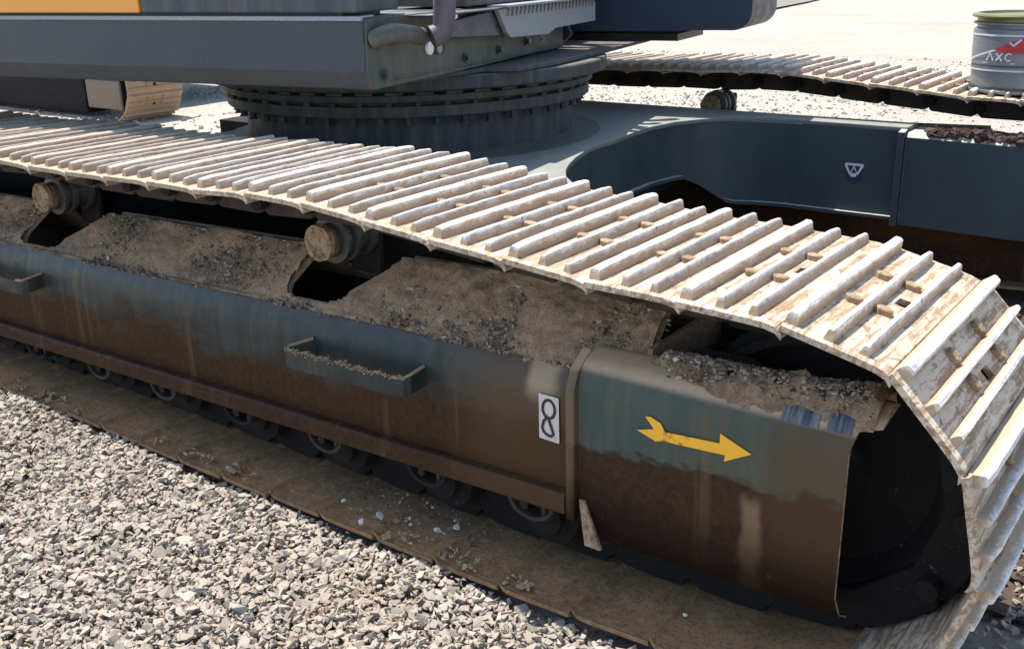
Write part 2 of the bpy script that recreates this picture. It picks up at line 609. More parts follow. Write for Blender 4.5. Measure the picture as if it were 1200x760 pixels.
def shoe_plate(extra_bars, bolts_only=False, short=0):
    """triple-grouser shoe plate with a mud hole and a turned-down rear lip; x along the track, y across, z out"""
    b = MB()
    T = .011
    xs = [0.0, .026, .060, .104, .128, .165, .186 - short, .197 - short * 1.3]
    zs = [.004, .004, .004, .004, .004, .003, -.001, -.011]
    ys = [0, .008, .14, .281, .319, .46, .592, .60]
    V, idx = [], {}
    for i, x in enumerate(xs):
        for j, y in enumerate(ys):
            dz = -.002 if j in (0, 7) else 0
            for k in (0, 1):
                idx[i, j, k] = len(V)
                V.append((x, y, zs[i] + dz + (T if k else 0) - (.004 if (k and i == 7) else 0)))
    Fc = []
    solid = {(i, j): not (i in (2, 3) and j == 3 and not (i == 2)) for i in range(7) for j in range(7)}
    for (i, j), s_ in solid.items():
        if not s_:
            continue
        Fc.append((idx[i, j, 1], idx[i + 1, j, 1], idx[i + 1, j + 1, 1], idx[i, j + 1, 1]))
        Fc.append((idx[i, j, 0], idx[i, j + 1, 0], idx[i + 1, j + 1, 0], idx[i + 1, j, 0]))
        for di, dj, e in ((-1, 0, ((i, j), (i, j + 1))), (1, 0, ((i + 1, j), (i + 1, j + 1))),
                          (0, -1, ((i, j), (i + 1, j))), (0, 1, ((i, j + 1), (i + 1, j + 1)))):
            if not solid.get((i + di, j + dj), False):
                (a, c), (d, e2) = e
                Fc.append((idx[a, c, 0], idx[d, e2, 0], idx[d, e2, 1], idx[a, c, 1]))
    b.add(V, Fc)
    if extra_bars:
        for q in (() if bolts_only else (0, 1, 2)):
            b.add(*bar_geo(q, rough=False))
        for bx, by in BOLTS:
            b.box(bx - .011, bx + .011, by - .010, by + .010, .014, .028)
    return b


BOLTS = [(.050, .215), (.050, .385), (.106, .215), (.106, .385)]
BARS = [(.012, .0095, .0125, .027), (.080, .0058, .0100, .0245), (.140, .0055, .0100, .023)]


def bar_geo(q, rough=True, seed=0):
    cx, wt, wb, h = BARS[q]
    rnd = random.Random(seed * 3 + q)
    N = 14 if rough else 1
    V, Fc = [], []
    base = .0135
    for i in range(N + 1):
        f = i / N
        y = .012 + f * .576
        hh = h
        tip = 0
        if rough:
            hh += rnd.uniform(-.0009, .0006)
            if i in (0, N):
                hh -= rnd.uniform(.001, .004)
        ya = y
        jt = rnd.uniform(-.0005, .0005) if rough else 0
        inset = .0025 if i == 0 else (-.0025 if i == N else 0)
        V += [(cx - wb, y, base - .004), (cx - wt + jt, ya + inset, base + hh * .86), (cx - wt * .55 + jt, ya + inset, base + hh),
              (cx + wt * .55 + jt, ya + inset, base + hh), (cx + wt + jt, ya + inset, base + hh * .86), (cx + wb, y, base - .004)]
    n = 6
    for i in range(N):
        for j in range(n - 1):
            Fc.append((i * n + j, i * n + j + 1, (i + 1) * n + j + 1, (i + 1) * n + j))
    Fc += [tuple(range(n - 1, -1, -1)), tuple(range(N * n, N * n + n))]
    return V, Fc


ME_PLATE = shoe_plate(False).data('track_shoe', M['plate'])
ME_PLATE_FULL = shoe_plate(True).data('track_shoe_full', M['plate'])
ME_PLATE_IN = shoe_plate(True, True, .011).data('track_shoe_muddy', M['shoe_in'])
ME_BARS = [[MB().add(*bar_geo(q, True, v)).data('grouser', M['bar'], smooth=.6) for q in range(3)] for v in range(5)]
ME_BOLT = None
bb = MB()
hexp = [(.0175 * math.cos(a), .0125 * math.sin(a)) for a in [math.pi / 3 * k for k in range(6)]]
bb.prism(hexp, 'z', .013, .027)
ME_BOLT = bb.data('bolt', M['bolt'], bevel=.002, seg=1)
lk = MB()
lkp = []
for k in range(9):
    a = math.pi * k / 8
    lkp.append((.022 - .034 * math.sin(a) * .6, -.058 + .036 * math.cos(a)))
lkp += [(.15, -.094), (.178, -.094), (.205, -.075), (.205, -.035), (.178, -.012), (.10, -.004), (.03, -.004)]
lk.prism(lkp, 'y', -.018, .018)
ME_LINK = lk.data('chain_link', M['link'], bevel=.003, seg=1)
ME_LINK_SHADE = lk.data('chain_link', M['grease_shade'], bevel=.003, seg=1)  # shaded copy of the link, darkness put into its colour
pn = MB()
pn.tube((.012, -.125, -.055), (.012, .125, -.055), .021, n=14)
ME_PIN = pn.data('chain_pin', M['grease_shade'], smooth=.6)


def joint_matrix(x0, z0, x1, z1, y, flip=False):
    tx, tz = x1 - x0, z1 - z0
    l = math.hypot(tx, tz)
    tx, tz = tx / l, tz / l
    return Matrix(((tx, 0, -tz, x0), (0, 1, 0, y), (tz, 0, tx, z0), (0, 0, 0, 1)))


def build_track(root, y0, dz, detail, rz=None, name='track_shoe'):
    rnd = random.Random(int(y0 * 100) + 3)
    for k in range(NSH):
        x0, z0 = JX[k], JZ[k]
        x1, z1 = JX[(k + 1) % NSH], JZ[(k + 1) % NSH]
        top = z0 > .6
        front = x0 > .55
        dd = dz if top or front else 0
        mw = joint_matrix(x0, z0 + dd, x1, z1 + dd, y0) @ Matrix.Rotation(rnd.uniform(-.006, .006), 4, 'X') \
            @ Matrix.Translation((0, rnd.uniform(-.003, .003), rnd.uniform(-.0012, .0012)))
        fine = detail(x0, z0)
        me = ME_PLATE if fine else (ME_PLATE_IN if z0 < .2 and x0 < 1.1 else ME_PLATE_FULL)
        s = link('track_shoe', me, root, mw)
        for yy in (.225, .375):
            link('chain_link', ME_LINK if z0 > .7 and x0 < .7 else ME_LINK_SHADE, s, Matrix.Translation((0, yy, 0)))  # links in the shaded stretches get the near-black copy
        if fine:
            link('chain_pin', ME_PIN, s, Matrix.Translation((0, .30, 0)))
            for q in range(3):
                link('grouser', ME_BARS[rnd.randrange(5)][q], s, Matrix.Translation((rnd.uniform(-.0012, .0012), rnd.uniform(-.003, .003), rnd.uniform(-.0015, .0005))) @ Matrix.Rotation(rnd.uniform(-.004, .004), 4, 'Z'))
            for bx, by in BOLTS:
                link('bolt', ME_BOLT, s, Matrix.Translation((bx, by, 0)))


build_track(EX, 0.0, 0, lambda x, z: (z > .6 and x > -2.4) or (x > 1.1 and z > .12))
build_track(EX, 2.75, .035, lambda x, z: (z > .6 and -1.7 < x < 1.0))


# ------------------------------------------------------------------ track frame (near side)
SH = .022          # the frame climbs gently towards the idler


def frame_side(y0, mir, ct, mat, xa=-3.1, xb=.47, name='track_frame'):
    """side plate, rounded shoulder; y0 = track's near edge; mir mirrors about the chain"""
    Y = (lambda y: y0 + y) if not mir else (lambda y: y0 + .6 - y)
    prof = [(.115, .235), (.10, .26), (.10, .44)]
    for k in range(0, 7):
        a = math.radians(8 + k * 8)
        prof.append((.10 + .062 * (1 - math.cos(a)), .44 + .105 * math.sin(a)))
    prof.append((.145, .525))
    N = 46
    V, Fc = [], []
    n = len(prof)
    for i in range(N + 1):
        x = xa + (xb - xa) * i / N
        for y, z in prof:
            wob = .0022 * noise.noise(Vector((x * 3.1, y * 5, z * 6)))
            V.append((x, Y(y + wob), z + SH * x))
    for i in range(N):
        for j in range(n - 1):
            Fc.append((i * n + j, i * n + j + 1, (i + 1) * n + j + 1, (i + 1) * n + j))
    b = MB().add(V, Fc)
    o = b.obj(name, mat, EX, smooth=.9)
    return o


fr_near = frame_side(0, False, None, M['frame'])
rail = MB()
rail.prism([(.078, .205), (.078, .245), (.084, .252), (.112, .252), (.112, .235), (.30, .235), (.30, .205)], 'x', -3.1, .455).shear(SH)
rail.obj('bottom_rail', M['frame'], EX, bevel=.003)
frame_side(0, True, None, M['frame'])
frame_side(2.75, False, None, M['frame'])

# sloping deck plates with the cut-outs under the carrier rollers
DK0, DK1 = (.145, .525), (.272, .648)      # (y, z) of the lower and upper edge


def deck_pt(x, f, y0=0, mir=False, up=0.0):
    y = DK0[0] + (DK1[0] - DK0[0]) * f
    z = DK0[1] + (DK1[1] - DK0[1]) * f + .030 * x + up * .7
    y = y - up * .7
    return (x, (y0 + y) if not mir else (y0 + .6 - y), z)


HOLES = [(-.48, -.27, -.45, -.16), (-1.78, -1.56, -1.75, -1.42), (-3.0, -2.8, -2.98, -2.7)]   # x at the foot, x at the top


def deck(y0, mir):
    b = MB()

    def slab(q):
        T = Vector((0, .006 if not mir else -.006, -.007))
        V = [Vector(p) for p in q] + [Vector(p) + T for p in q]
        n = len(q)
        b.add(V, [tuple(range(n)), tuple(range(2 * n - 1, n - 1, -1))] + [(i, n + i, n + (i + 1) % n, (i + 1) % n) for i in range(n)])
    fh = .16
    slab([deck_pt(-3.1, 0, y0, mir), deck_pt(.60, 0, y0, mir), deck_pt(.60, fh, y0, mir), deck_pt(-3.1, fh, y0, mir)])
    xs = [(-3.1, -3.1)]
    for a0, a1, t0, t1 in sorted(HOLES):
        xs += [(a0, t0), (a1, t1)]
    xs += [(.60, .60)]
    for i in range(0, len(xs), 2):
        (l0, l1), (r0, r1) = xs[i], xs[i + 1]
        q = []
        if i > 0:       # rounded foot of the cut-out on the left-hand side of this slab
            q += [deck_pt(l0 - .035, fh - .004, y0, mir)]
        else:
            q += [deck_pt(l0, fh, y0, mir)]
        if i < len(xs) - 2:
            for k in range(5):
                a = math.pi / 2 * k / 4
                q.append(deck_pt(r0 + .04 - .04 * math.sin(a), fh + .24 - .24 * math.cos(a), y0, mir))
            q.append(deck_pt(r0 + (r1 - r0) * .8, .85, y0, mir))
        else:
            q.append(deck_pt(r0, fh, y0, mir))
        q += [deck_pt(r1, 1, y0, mir), deck_pt(l1, 1, y0, mir)]
        if i > 0:
            q.append(deck_pt(l0 + (l1 - l0) * .8, .85, y0, mir))
            for k in range(4, 0, -1):
                a = math.pi / 2 * k / 4
                q.append(deck_pt(l0 - .04 + .04 * math.sin(a) , fh + .24 - .24 * math.cos(a), y0, mir))
        slab(q)
    return b


deck(0, False).obj('frame_deck', M['dirt'], EX)
deck(0, True).obj('frame_deck', M['dirt'], EX)
deck(2.75, False).obj('frame_deck', M['dirt'], EX)


# dirt caked on the deck: relief grid + grit
def cake():
    V, Fc = [], []
    nx, ny = 430, 26
    x0, x1 = -2.3, .60
    ok = {}
    idx = {}
    for i in range(nx + 1):
        for j in range(ny + 1):
            x = x0 + (x1 - x0) * i / nx
            f = -.16 + 1.2 * j / ny
            inside = False
            for a0, a1, t0, t1 in HOLES:
                g = max(0, min(1, (f - .16) / .84))
                l, r = a0 + (t0 - a0) * g, a1 + (t1 - a1) * g
                rr_ = max(0, 1 - max(0, (f - .16)) / .24)
                rr_ = .05 * (1 - math.sqrt(max(0, 1 - rr_ * rr_)))
                if f > .15 and l - .004 + rr_ < x < r + .004 - rr_:
                    inside = True
            n = noise.fractal(Vector((x * 6, f * 1.6, .3)), 1, 2, 4)
            n2 = noise.noise(Vector((x * 38, f * 8, 5)))
            n3 = noise.noise(Vector((x * 90, f * 19, 8)))
            h = .004 + .016 * n + .0035 * n2 + .0012 * n3
            if x > -.1:
                h += .006 * min(1, (x + .1) / .3) + .004 * n2
            edge = min(1, max(0, (f + .16) / .14))
            h = (h + .004) * edge - .004 * (1 - edge)
            if f < 0:
                # lies over the rounded shoulder
                y = .145 + f * .15
                z = .525 - .52 * (abs(f) ** 1.35) * .20 + .024 * x
                p = (x, y - h * .6, z + .002 + h * .7)
            else:
                p = deck_pt(x, f, 0, False, h)
            idx[i, j] = len(V)
            V.append(p)
            ok[i, j] = not inside
    for i in range(nx):
        for j in range(ny):
            if ok[i, j] and ok[i + 1, j] and ok[i, j + 1] and ok[i + 1, j + 1]:
                Fc.append((idx[i, j], idx[i + 1, j], idx[i + 1, j + 1], idx[i, j + 1]))
    return mesh('caked_dirt', V, Fc, M['dirt'], True)


tag(link('caked_dirt', cake()), 'brown dried dirt caked along the sloping deck under the track', 'dirt', kind='stuff')

# ---------- stones: variants merged into one mesh
_bm = bmesh.new()
STV = []
for v in range(14):
    bm = bmesh.new()
    rs = random.Random(40 + v)
    for _ in range(10):
        d = Vector((rs.uniform(-1, 1), rs.uniform(-1, 1), rs.uniform(-1, 1)))
        d = d / max(abs(d.x), abs(d.y), abs(d.z)) * rs.uniform(.75, 1.0)
        bm.verts.new(Vector((d.x, d.y * .8, d.z * .62)))
    r = bmesh.ops.convex_hull(bm, input=bm.verts)
    junk = [g for g in r['geom_interior'] if isinstance(g, bmesh.types.BMVert)]
    bmesh.ops.delete(bm, geom=junk, context='VERTS')
    bmesh.ops.triangulate(bm, faces=bm.faces)
    bm.verts.ensure_lookup_table()
    STV.append((np.array([tuple(x.co) for x in bm.verts]), np.array([[x.index for x in f.verts] for f in bm.faces])))
    bm.free()


def stones(name, P, S, mat, tilt=.5, flat=None):
    """P (n,3) centres, S (n,) radii -> one mesh"""
    n = len(P)
    var = rng.integers(0, len(STV), n)
    vs, fs = [], []
    off = 0
    for v in range(len(STV)):
        sel = np.where(var == v)[0]
        if len(sel) == 0:
            continue
        bv, bf = STV[v]
        m = len(sel)
        ang = rng.uniform(0, 2 * math.pi, m)
        tx = rng.normal(0, tilt, m)
        ca, sa, ct, st = np.cos(ang), np.sin(ang), np.cos(tx), np.sin(tx)
        stretch = rng.uniform(.7, 1.35, (m, 1, 3)) ** np.array([1, 1, .6])
        X = bv[None] * stretch
        y = X[..., 1] * ct[:, None] - X[..., 2] * st[:, None]
        z = X[..., 1] * st[:, None] + X[..., 2] * ct[:, None]
        x = X[..., 0]
        x2 = x * ca[:, None] - y * sa[:, None]
        y2 = x * sa[:, None] + y * ca[:, None]
        Q = np.stack([x2, y2, z], -1) * S[sel][:, None, None] + P[sel][:, None, :]
        vs.append(Q.reshape(-1, 3))
        f = bf[None] + (np.arange(m) * len(bv))[:, None, None] + off
        fs.append(f.reshape(-1, 3))
        off += m * len(bv)
    Vv = np.concatenate(vs)
    Ff = np.concatenate(fs)
    me = bpy.data.meshes.new(name)
    me.vertices.add(len(Vv))
    me.vertices.foreach_set('co', Vv.ravel())
    me.loops.add(Ff.size)
    me.loops.foreach_set('vertex_index', Ff.ravel())
    me.polygons.add(len(Ff))
    me.polygons.foreach_set('loop_start', np.arange(len(Ff)) * 3)
    me.polygons.foreach_set('loop_total', np.full(len(Ff), 3))
    me.polygons.foreach_set('use_smooth', np.zeros(len(Ff), dtype=bool))
    me.update(calc_edges=True)
    me.materials.append(mat)
    return me


# grit on the deck
def grit_pts(n):
    P, S = [], []
    k = 0
    while len(P) < n:
        x = rng.uniform(-2.1, .62)
        f = rng.uniform(-.12, 1.0)
        dens = .12 + 1.5 * noise.noise(Vector((x * 4.2, f * 1.4, 3)))
        for c, wd, a in ((-1.15, .10, .7), (-.78, .12, .4), (-.52, .14, .9), (-.05, .12, .5), (.18, .2, .8), (.42, .2, .9)):
            dens += a * math.exp(-((x - c + (f - .3) * .25) / wd) ** 2) * .8
        if rng.uniform(0, 1.3) > dens:
            continue
        bad = False
        for a0, a1, t0, t1 in HOLES:
            g = max(0, min(1, (f - .16) / .84))
            if f > .1 and a0 + (t0 - a0) * g - .01 < x < a1 + (t1 - a1) * g + .01:
                bad = True
        if bad:
            continue
        if f < 0:
            y = .145 + f * .15
            p = (x, y - .005, .525 - .104 * abs(f) ** 1.35 + .024 * x + .008)
        else:
            p = deck_pt(x, f, 0, False, .009 + rng.uniform(-.003, .004))
        P.append(p)
        S.append(min(.009, .0016 + rng.exponential(.0014)))
    return np.array(P), np.array(S)


P_, S_ = grit_pts(7000)
tag(link('loose_grit', stones('loose_grit', P_, S_, M['grit'])), 'loose brown and pale grit scattered over the sloping deck', 'grit', kind='stuff')

def clods(n):
    P, S = [], []
    while len(P) < n:
        c = rng.choice([-1.12, -.86, -.58, -.02, .12, .30, .45])
        x = c + rng.normal(0, .045)
        fq = min(.95, max(-.02, rng.normal(.25, .28)))
        bad = False
        for a0, a1, t0, t1 in HOLES:
            g = max(0, min(1, (fq - .16) / .84))
            if fq > .1 and a0 + (t0 - a0) * g - .02 < x < a1 + (t1 - a1) * g + .02:
                bad = True
        if bad or x > .58:
            continue
        P.append(deck_pt(x, max(0, fq), 0, False, .007))
        S.append(min(.012, .003 + rng.exponential(.0022)))
    return np.array(P), np.array(S)


P_, S_ = clods(800)
tag(link('dirt_clods', stones('dirt_clods', P_, S_, M['dirt'])), 'small clods of the same brown dirt gathered in heaps on the sloping deck', 'clods', kind='stuff')

# ------------------------------------------------------------------ nose of the frame (idler guard)
NX0, NX1 = .485, 1.055


def nose_part():
    prof = [(.135, .145), (.105, .165), (.088, .21), (.086, .50)]
    for k in range(1, 9):
        a = math.radians(k * 10)
        prof.append((.086 + .05 * (1 - math.cos(a)), .50 + .075 * math.sin(a)))
    prof += [(.15, .582), (.165, .585)]
    N = 26
    n = len(prof)
    V, Fc = [], []
    for i in range(N + 1):
        f = i / N
        x = NX0 + (NX1 - NX0) * f
        for y, z in prof:
            wob = .0016 * noise.noise(Vector((x * 7, y * 9, z * 8)))
            xx = x
            if f > .9:
                xx += (f - .9) * 10 * (.012 * math.sin(z * 23) + (.035 if z > .55 else 0))
            V.append((xx, y + wob, z + .025 * (x - NX0)))
    for i in range(N):
        for j in range(n - 1):
            Fc.append((i * n + j, i * n + j + 1, (i + 1) * n + j + 1, (i + 1) * n + j))
    m = len(V)
    T = [Vector((0, .012, -.004 if k % n > 10 else 0)) for k in range(m)]
    V2 = [Vector(v) + t for v, t in zip(V, T)]
    F2 = [tuple(m + i for i in reversed(f)) for f in Fc]
    rim = []
    for i in range(N):
        rim.append((i * n, (i + 1) * n, m + (i + 1) * n, m + i * n))
        rim.append((i * n + n - 1, m + i * n + n - 1, m + (i + 1) * n + n - 1, (i + 1) * n + n - 1))
    for j in range(n - 1):
        rim.append((j, m + j, m + j + 1, j + 1))
        rim.append((N * n + j, N * n + j + 1, m + N * n + j + 1, m + N * n + j))
    return MB().add(V, Fc).add(V2, []).__class__ and (V + V2, Fc + F2 + rim)


NV, NF = nose_part()
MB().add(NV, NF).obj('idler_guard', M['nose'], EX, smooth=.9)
ed = MB()
ed.path([Vector(p) + Vector((-.001, .004, 0)) for p in NV[26 * 14:26 * 14 + 13]], .0022, 6)
for v in ed.V:
    v += .0018 * noise.noise_vector(v * 60)
ed.obj('worn_edge', M['cap'], EX, smooth=1)
# far cheek of the nose so the opening has another side
MB().box(.49, 1.0, .50, .512, .17, .57).shear(.02).obj('idler_guard', M['frame'], EX)
# cross plate closing the frame in front of the deck, and the yoke seen through the opening
MB().box(.600, .612, .168, .49, .24, .600).obj('yoke_plate', M['dirt'], EX)
yk = MB()
yk.path([(.62, .19, .56), (.70, .20, .60), (.80, .205, .60), (.93, .205, .56), (1.03, .205, .45)], .012, 8)
yk.path([(.62, .40, .52), (.72, .40, .56), (.85, .40, .55), (.93, .40, .50)], .014, 8)
yk.box(.62, .84, .20, .225, .36, .46)
yk.box(.62, .84, .375, .40, .36, .46)
yk.tube((.935, .16, .408), (.935, .44, .408), .045)
yk.obj('idler_yoke', M['grease_shade'], EX, smooth=.7)
idl = MB()
idl.lathe([(.0, -.05), (.09, -.05), (.10, -.02), (.22, -.02), (.245, -.07), (.262, -.07), (.262, -.03), (.282, -.03), (.282, .03),
           (.262, .03), (.262, .07), (.245, .07), (.22, .02), (.10, .02), (.09, .05), (0, .05)], (IC[0], .30, IC[1]), (0, 1, 0), 56)
idl.obj('idler_wheel', M['grease_shade'], EX, smooth=.6)  # near-black colour paints the shade inside the guard
idl2 = MB()
idl2.lathe([(.0, -.05), (.09, -.05), (.10, -.02), (.22, -.02), (.245, -.07), (.262, -.07), (.262, -.03), (.282, -.03), (.282, .03),
            (.262, .03), (.262, .07), (.245, .07), (.22, .02), (.10, .02), (.09, .05), (0, .05)], (IC[0], 3.05, IC[1] + .03), (0, 1, 0), 40)
idl2.obj('idler_wheel', M['link'], EX, smooth=.6)
# ledge with the rough dirt ridge on the nose
V, Fc = [], []
nx, ny = 120, 22
for i in range(nx + 1):
    for j in range(ny + 1):
        x = .625 + .455 * i / nx
        g = j / ny
        wid = .075 + .05 * max(0, (x - .95) / .12)
        yf = .098 + .035 * max(0, min(1, (.80 - x) / .16)) + .010 * noise.noise(Vector((x * 30, 3, 0)))
        y = yf + g * (.172 + .05 * max(0, (x - .95) / .12) - yf)
        n = noise.fractal(Vector((x * 22, y * 22, 1)), 1, 2, 4)
        n2 = noise.noise(Vector((x * 110, y * 110, 1)))
        h = .004 + .016 * math.sin(math.pi * min(1, g * .92 + .08)) + .024 * n + .006 * n2
        fr_ = min(1, g / .35)
        h = h * fr_ * fr_ * (3 - 2 * fr_) - .006 * (1 - fr_)
        h *= min(1, (x - .62) / .04) * min(1, (1.09 - x) / .03)
        z0 = .500 + .078 * math.sqrt(max(0, 1 - (1 - min(1, (y - .086) / .055)) ** 2)) + .006 + .025 * (x - NX0)
        if g > .9:
            h -= (g - .9) * .3
        V.append((x, y + .006 * n, z0 + h))
for i in range(nx):
    for j in range(ny):
        a = i * (ny + 1) + j
        Fc.append((a, a + ny + 1, a + ny + 2, a + 1))
tag(link('dirt_ridge', mesh('dirt_ridge', V, Fc, M['dirt'], True)), 'lumpy ridge of dry dirt on the rim above the yellow arrow', 'dirt', kind='stuff')
n = 2600
x = rng.uniform(.66, 1.07, n)
gg = rng.uniform(.05, 1, n)
P_ = np.stack([x, .108 + gg * (.066 + .05 * np.clip((x - .95) / .12, 0, 1)), .592 + .025 * (x - NX0) + .018 * np.sin(np.pi * np.minimum(1, gg * .92 + .08)) - .04 * (gg < .2) * (.2 - gg) * 5], 1)
tag(link('ridge_grit', stones('ridge_grit', P_, np.minimum(.008, .0018 + rng.exponential(.0016, n)), M['grit'])),
    'coarse grit lying on the dirt ridge beside the opening over the idler', 'grit', kind='stuff')
# scraped blue and clay patches along the shoulder of the nose
bp_ = MB()
for xa, xb in ((.915, .985), (1.0, 1.045)):
    q = []
    for k in range(3, 8):
        a = math.radians(k * 10)
        q.append((.0845 + .05 * (1 - math.cos(a)), .5015 + .076 * math.sin(a)))
    VV = []
    for xx in (xa, xb):
        for y, z in q:
            VV.append((xx, y, z + .025 * (xx - NX0)))
    bp_.add(VV, [(i, i + 1, 5 + i + 1, 5 + i) for i in range(4)])
bp_.obj('bare_paint_patch', M['blue'], EX)

# weld collar, toe plate, step
MB().prism([(.072, .20), (.072, .5), (.092, .545), (.14, .575), (.15, .56), (.105, .53), (.09, .5), (.09, .2)], 'x', .462, .484).shear(.02).obj(
    'collar', M['nose'], EX, bevel=.004)
tp = MB()
tp.add([(.490, .080, .262), (.503, .080, .262), (.560, .056, .172), (.520, .056, .172),
        (.490, .088, .262), (.503, .088, .262), (.560, .066, .172), (.520, .066, .172)],
       [(0, 1, 2, 3), (7, 6, 5, 4), (0, 4, 5, 1), (1, 5, 6, 2), (2, 6, 7, 3), (3, 7, 4, 0)])
tp.obj('toe_plate', M['cap'], EX, bevel=.002)

st = MB()


def strap(pts, h, th):
    """vertical strap following pts in plan"""
    b = MB()
    n = len(pts)
    V, Fc = [], []
    for i, (x, y, z) in enumerate(pts):
        p = Vector((x, y, 0))
        a = Vector((*pts[max(i - 1, 0)][:2], 0))
        c = Vector((*pts[min(i + 1, n - 1)][:2], 0))
        d = (c - a).normalized()
        nn = Vector((-d.y, d.x, 0)) * th / 2
        V += [(x - nn.x, y - nn.y, z), (x + nn.x, y + nn.y, z), (x + nn.x, y + nn.y, z - h), (x - nn.x, y - nn.y, z - h)]
    for i in range(n - 1):
        for j in range(4):
            Fc.append((i * 4 + j, i * 4 + (j + 1) % 4, (i + 1) * 4 + (j + 1) % 4, (i + 1) * 4 + j))
    Fc += [(3, 2, 1, 0), tuple((n - 1) * 4 + k for k in range(4))]
    return b.add(V, Fc)


STP = [(-.312, .105, .458), (-.345, .045, .447), (-.338, .032, .446), (-.30, .030, .446), (.02, .030, .452), (.045, .036, .453), (.052, .05, .456), (.052, .105, .462)]
stp = strap(STP, .044, .009).obj('step', M['frame'], EX, bevel=.002)
# clay caked on the step rim
P_ = []
for i in range(430):
    f = rng.uniform(0, 1)
    P_.append((-.34 + .385 * f, .030 + rng.normal(0, .0035), .4475 + .007 * f + rng.uniform(-.004, .004) + .003 * math.sin(f * 40)))
rim = stones('step_clay', np.array(P_), rng.uniform(.0015, .0045, len(P_)), M['clay'])
o = link('step_clay', rim, stp)
o['kind'] = 'stuff'
st3 = [(-.312, .10, .4605), (-.345, .045, .450)]
MB().path([(-.314, .10, .460), (-.345, .043, .449), (-.335, .031, .448)], .0042, 6).obj('step_rim', M['clay'], stp)
MB().path([(.02, .0295, .4535), (.046, .035, .4545), (.052, .055, .458), (.052, .10, .4635)], .0042, 6).obj('step_rim', M['clay'], stp)
stp2 = link('step', stp.data, EX, Matrix.Translation((-1.62, 0, -.032)))
# second step lies at the very left; give it its own clay rim
MB().path([(.02, .0295, .4535), (.046, .035, .4545), (.052, .055, .458), (.052, .10, .4635)], .0045, 6).obj('step_rim', M['clay'], stp2)


# ------------------------------------------------------------------ decals
def ribbon(pts, w):
    V, Fc = [], []
    n = len(pts)
    for i, p in enumerate(pts):
        a, c = Vector(pts[max(i - 1, 0)]), Vector(pts[min(i + 1, n - 1)])
        d = (c - a).normalized()
        q = Vector((-d.y, d.x)) * w / 2
        V += [(p[0] + q.x, p[1] + q.y), (p[0] - q.x, p[1] - q.y)]
    for i in range(n - 1):
        Fc.append((2 * i, 2 * i + 1, 2 * i + 3, 2 * i + 2))
    return V, Fc


def on_side(name, V2, Fc, y, mat, parent, slope=SH, x0=0, z0=0):
    V = [(x0 + a, y, z0 + b + slope * (x0 + a)) for a, b in V2]
    me = mesh(name, V, Fc, mat)
    return link(name, me, parent)


# yellow arrow with notched tail (drawn in x, z on the nose side)
arrow = [(-.118, -.004), (-.080, .006), (-.100, .034), (-.088, .035), (-.066, .024), (-.056, .004), (.060, .002), (.060, .026),
         (.124, -.010), (.070, -.040), (.072, -.024), (-.030, -.021), (-.060, -.019), (-.075, -.024)]
arrow = [(a, b) for a, b in arrow]
tri = MB()
aw = [(.7445 + a, .0830, .4725 + (b + .008) * .86 - .008 + .075 * a) for a, b in arrow]
bmA = bmesh.new()
vs = [bmA.verts.new(v) for v in aw]
f = bmA.faces.new(vs)
ex = bmesh.ops.extrude_face_region(bmA, geom=[f])
for v in [g for g in ex['geom'] if isinstance(g, bmesh.types.BMVert)]:
    v.co.y -= .0005
bmesh.ops.triangulate(bmA, faces=bmA.faces)
bmesh.ops.recalc_face_normals(bmA, faces=bmA.faces)
meA = bpy.data.meshes.new('arrow_decal')
bmA.to_mesh(meA)
bmA.free()
meA.materials.append(M['arrow'])
ao = link('arrow_decal', meA, EX)
ao['label'] = 'yellow arrow pointing to the right'
# white sticker with a black looped mark (a ring over a swung tail)
sx, sz = .405, .415
stk = on_side('sticker', [(-.026, -.052), (.026, -.055), (.025, .050), (-.026, .052)], [(0, 1, 2, 3)], .0965, M['sticker'], EX, SH, sx, sz)
stk['label'] = 'small white sticker with a black looped mark'
ring = [(.000 + .0155 * math.cos(a), .020 + .021 * math.sin(a)) for a in np.linspace(0, 2 * math.pi, 25)]
V2, F2 = ribbon(ring, .007)
on_side('sticker_mark', V2, F2, .0955, M['sticker_black'], stk, SH, sx, sz)
tail = [(-.001, .000), (.002, -.010), (.008, -.024), (.012, -.036), (.006, -.042), (-.006, -.040), (-.014, -.034), (-.017, -.024), (-.013, -.010), (-.006, -.001)]
V2, F2 = ribbon(tail, .007)
on_side('sticker_mark', V2, F2, .0952, M['sticker_black'], stk, SH, sx, sz)

# ------------------------------------------------------------------ rollers
cr = MB()
cr.lathe([(0, 0), (.030, 0), (.034, -.004), (.048, -.002), (.050, .012), (.044, .02), (.044, .03)], (0, 0, 0), (0, 1, 0), 28)
for k in range(6):
    a = k * math.pi / 3
    cr.tube((.036 * math.cos(a), -.006, .036 * math.sin(a)), (.036 * math.cos(a), .008, .036 * math.sin(a)), .007, n=6)
for v in cr.V:
    v += .0035 * noise.noise_vector(v * 70) + .002 * noise.noise_vector(v * 160)
ME_CAP = cr.data('roller_cap', M['cap'], smooth=.6)
fl = MB()
fl.lathe([(.03, .028), (.046, .03), (.046, .045), (.064, .047), (.064, .060), (.052, .064), (.052, .078), (.066, .081), (.066, .094), (.050, .098),
          (.050, .140), (.064, .144), (.064, .158), (.048, .160), (.03, .160)], (0, 0, 0), (0, 1, 0), 32)
ME_CR = fl.data('carrier_roller', M['roller'], smooth=.5)
sb = MB()
sb.box(-.055, .055, .165, .185, -.12, .045)
ME_BR = sb.data('roller_bracket', M['link'], bevel=.006)
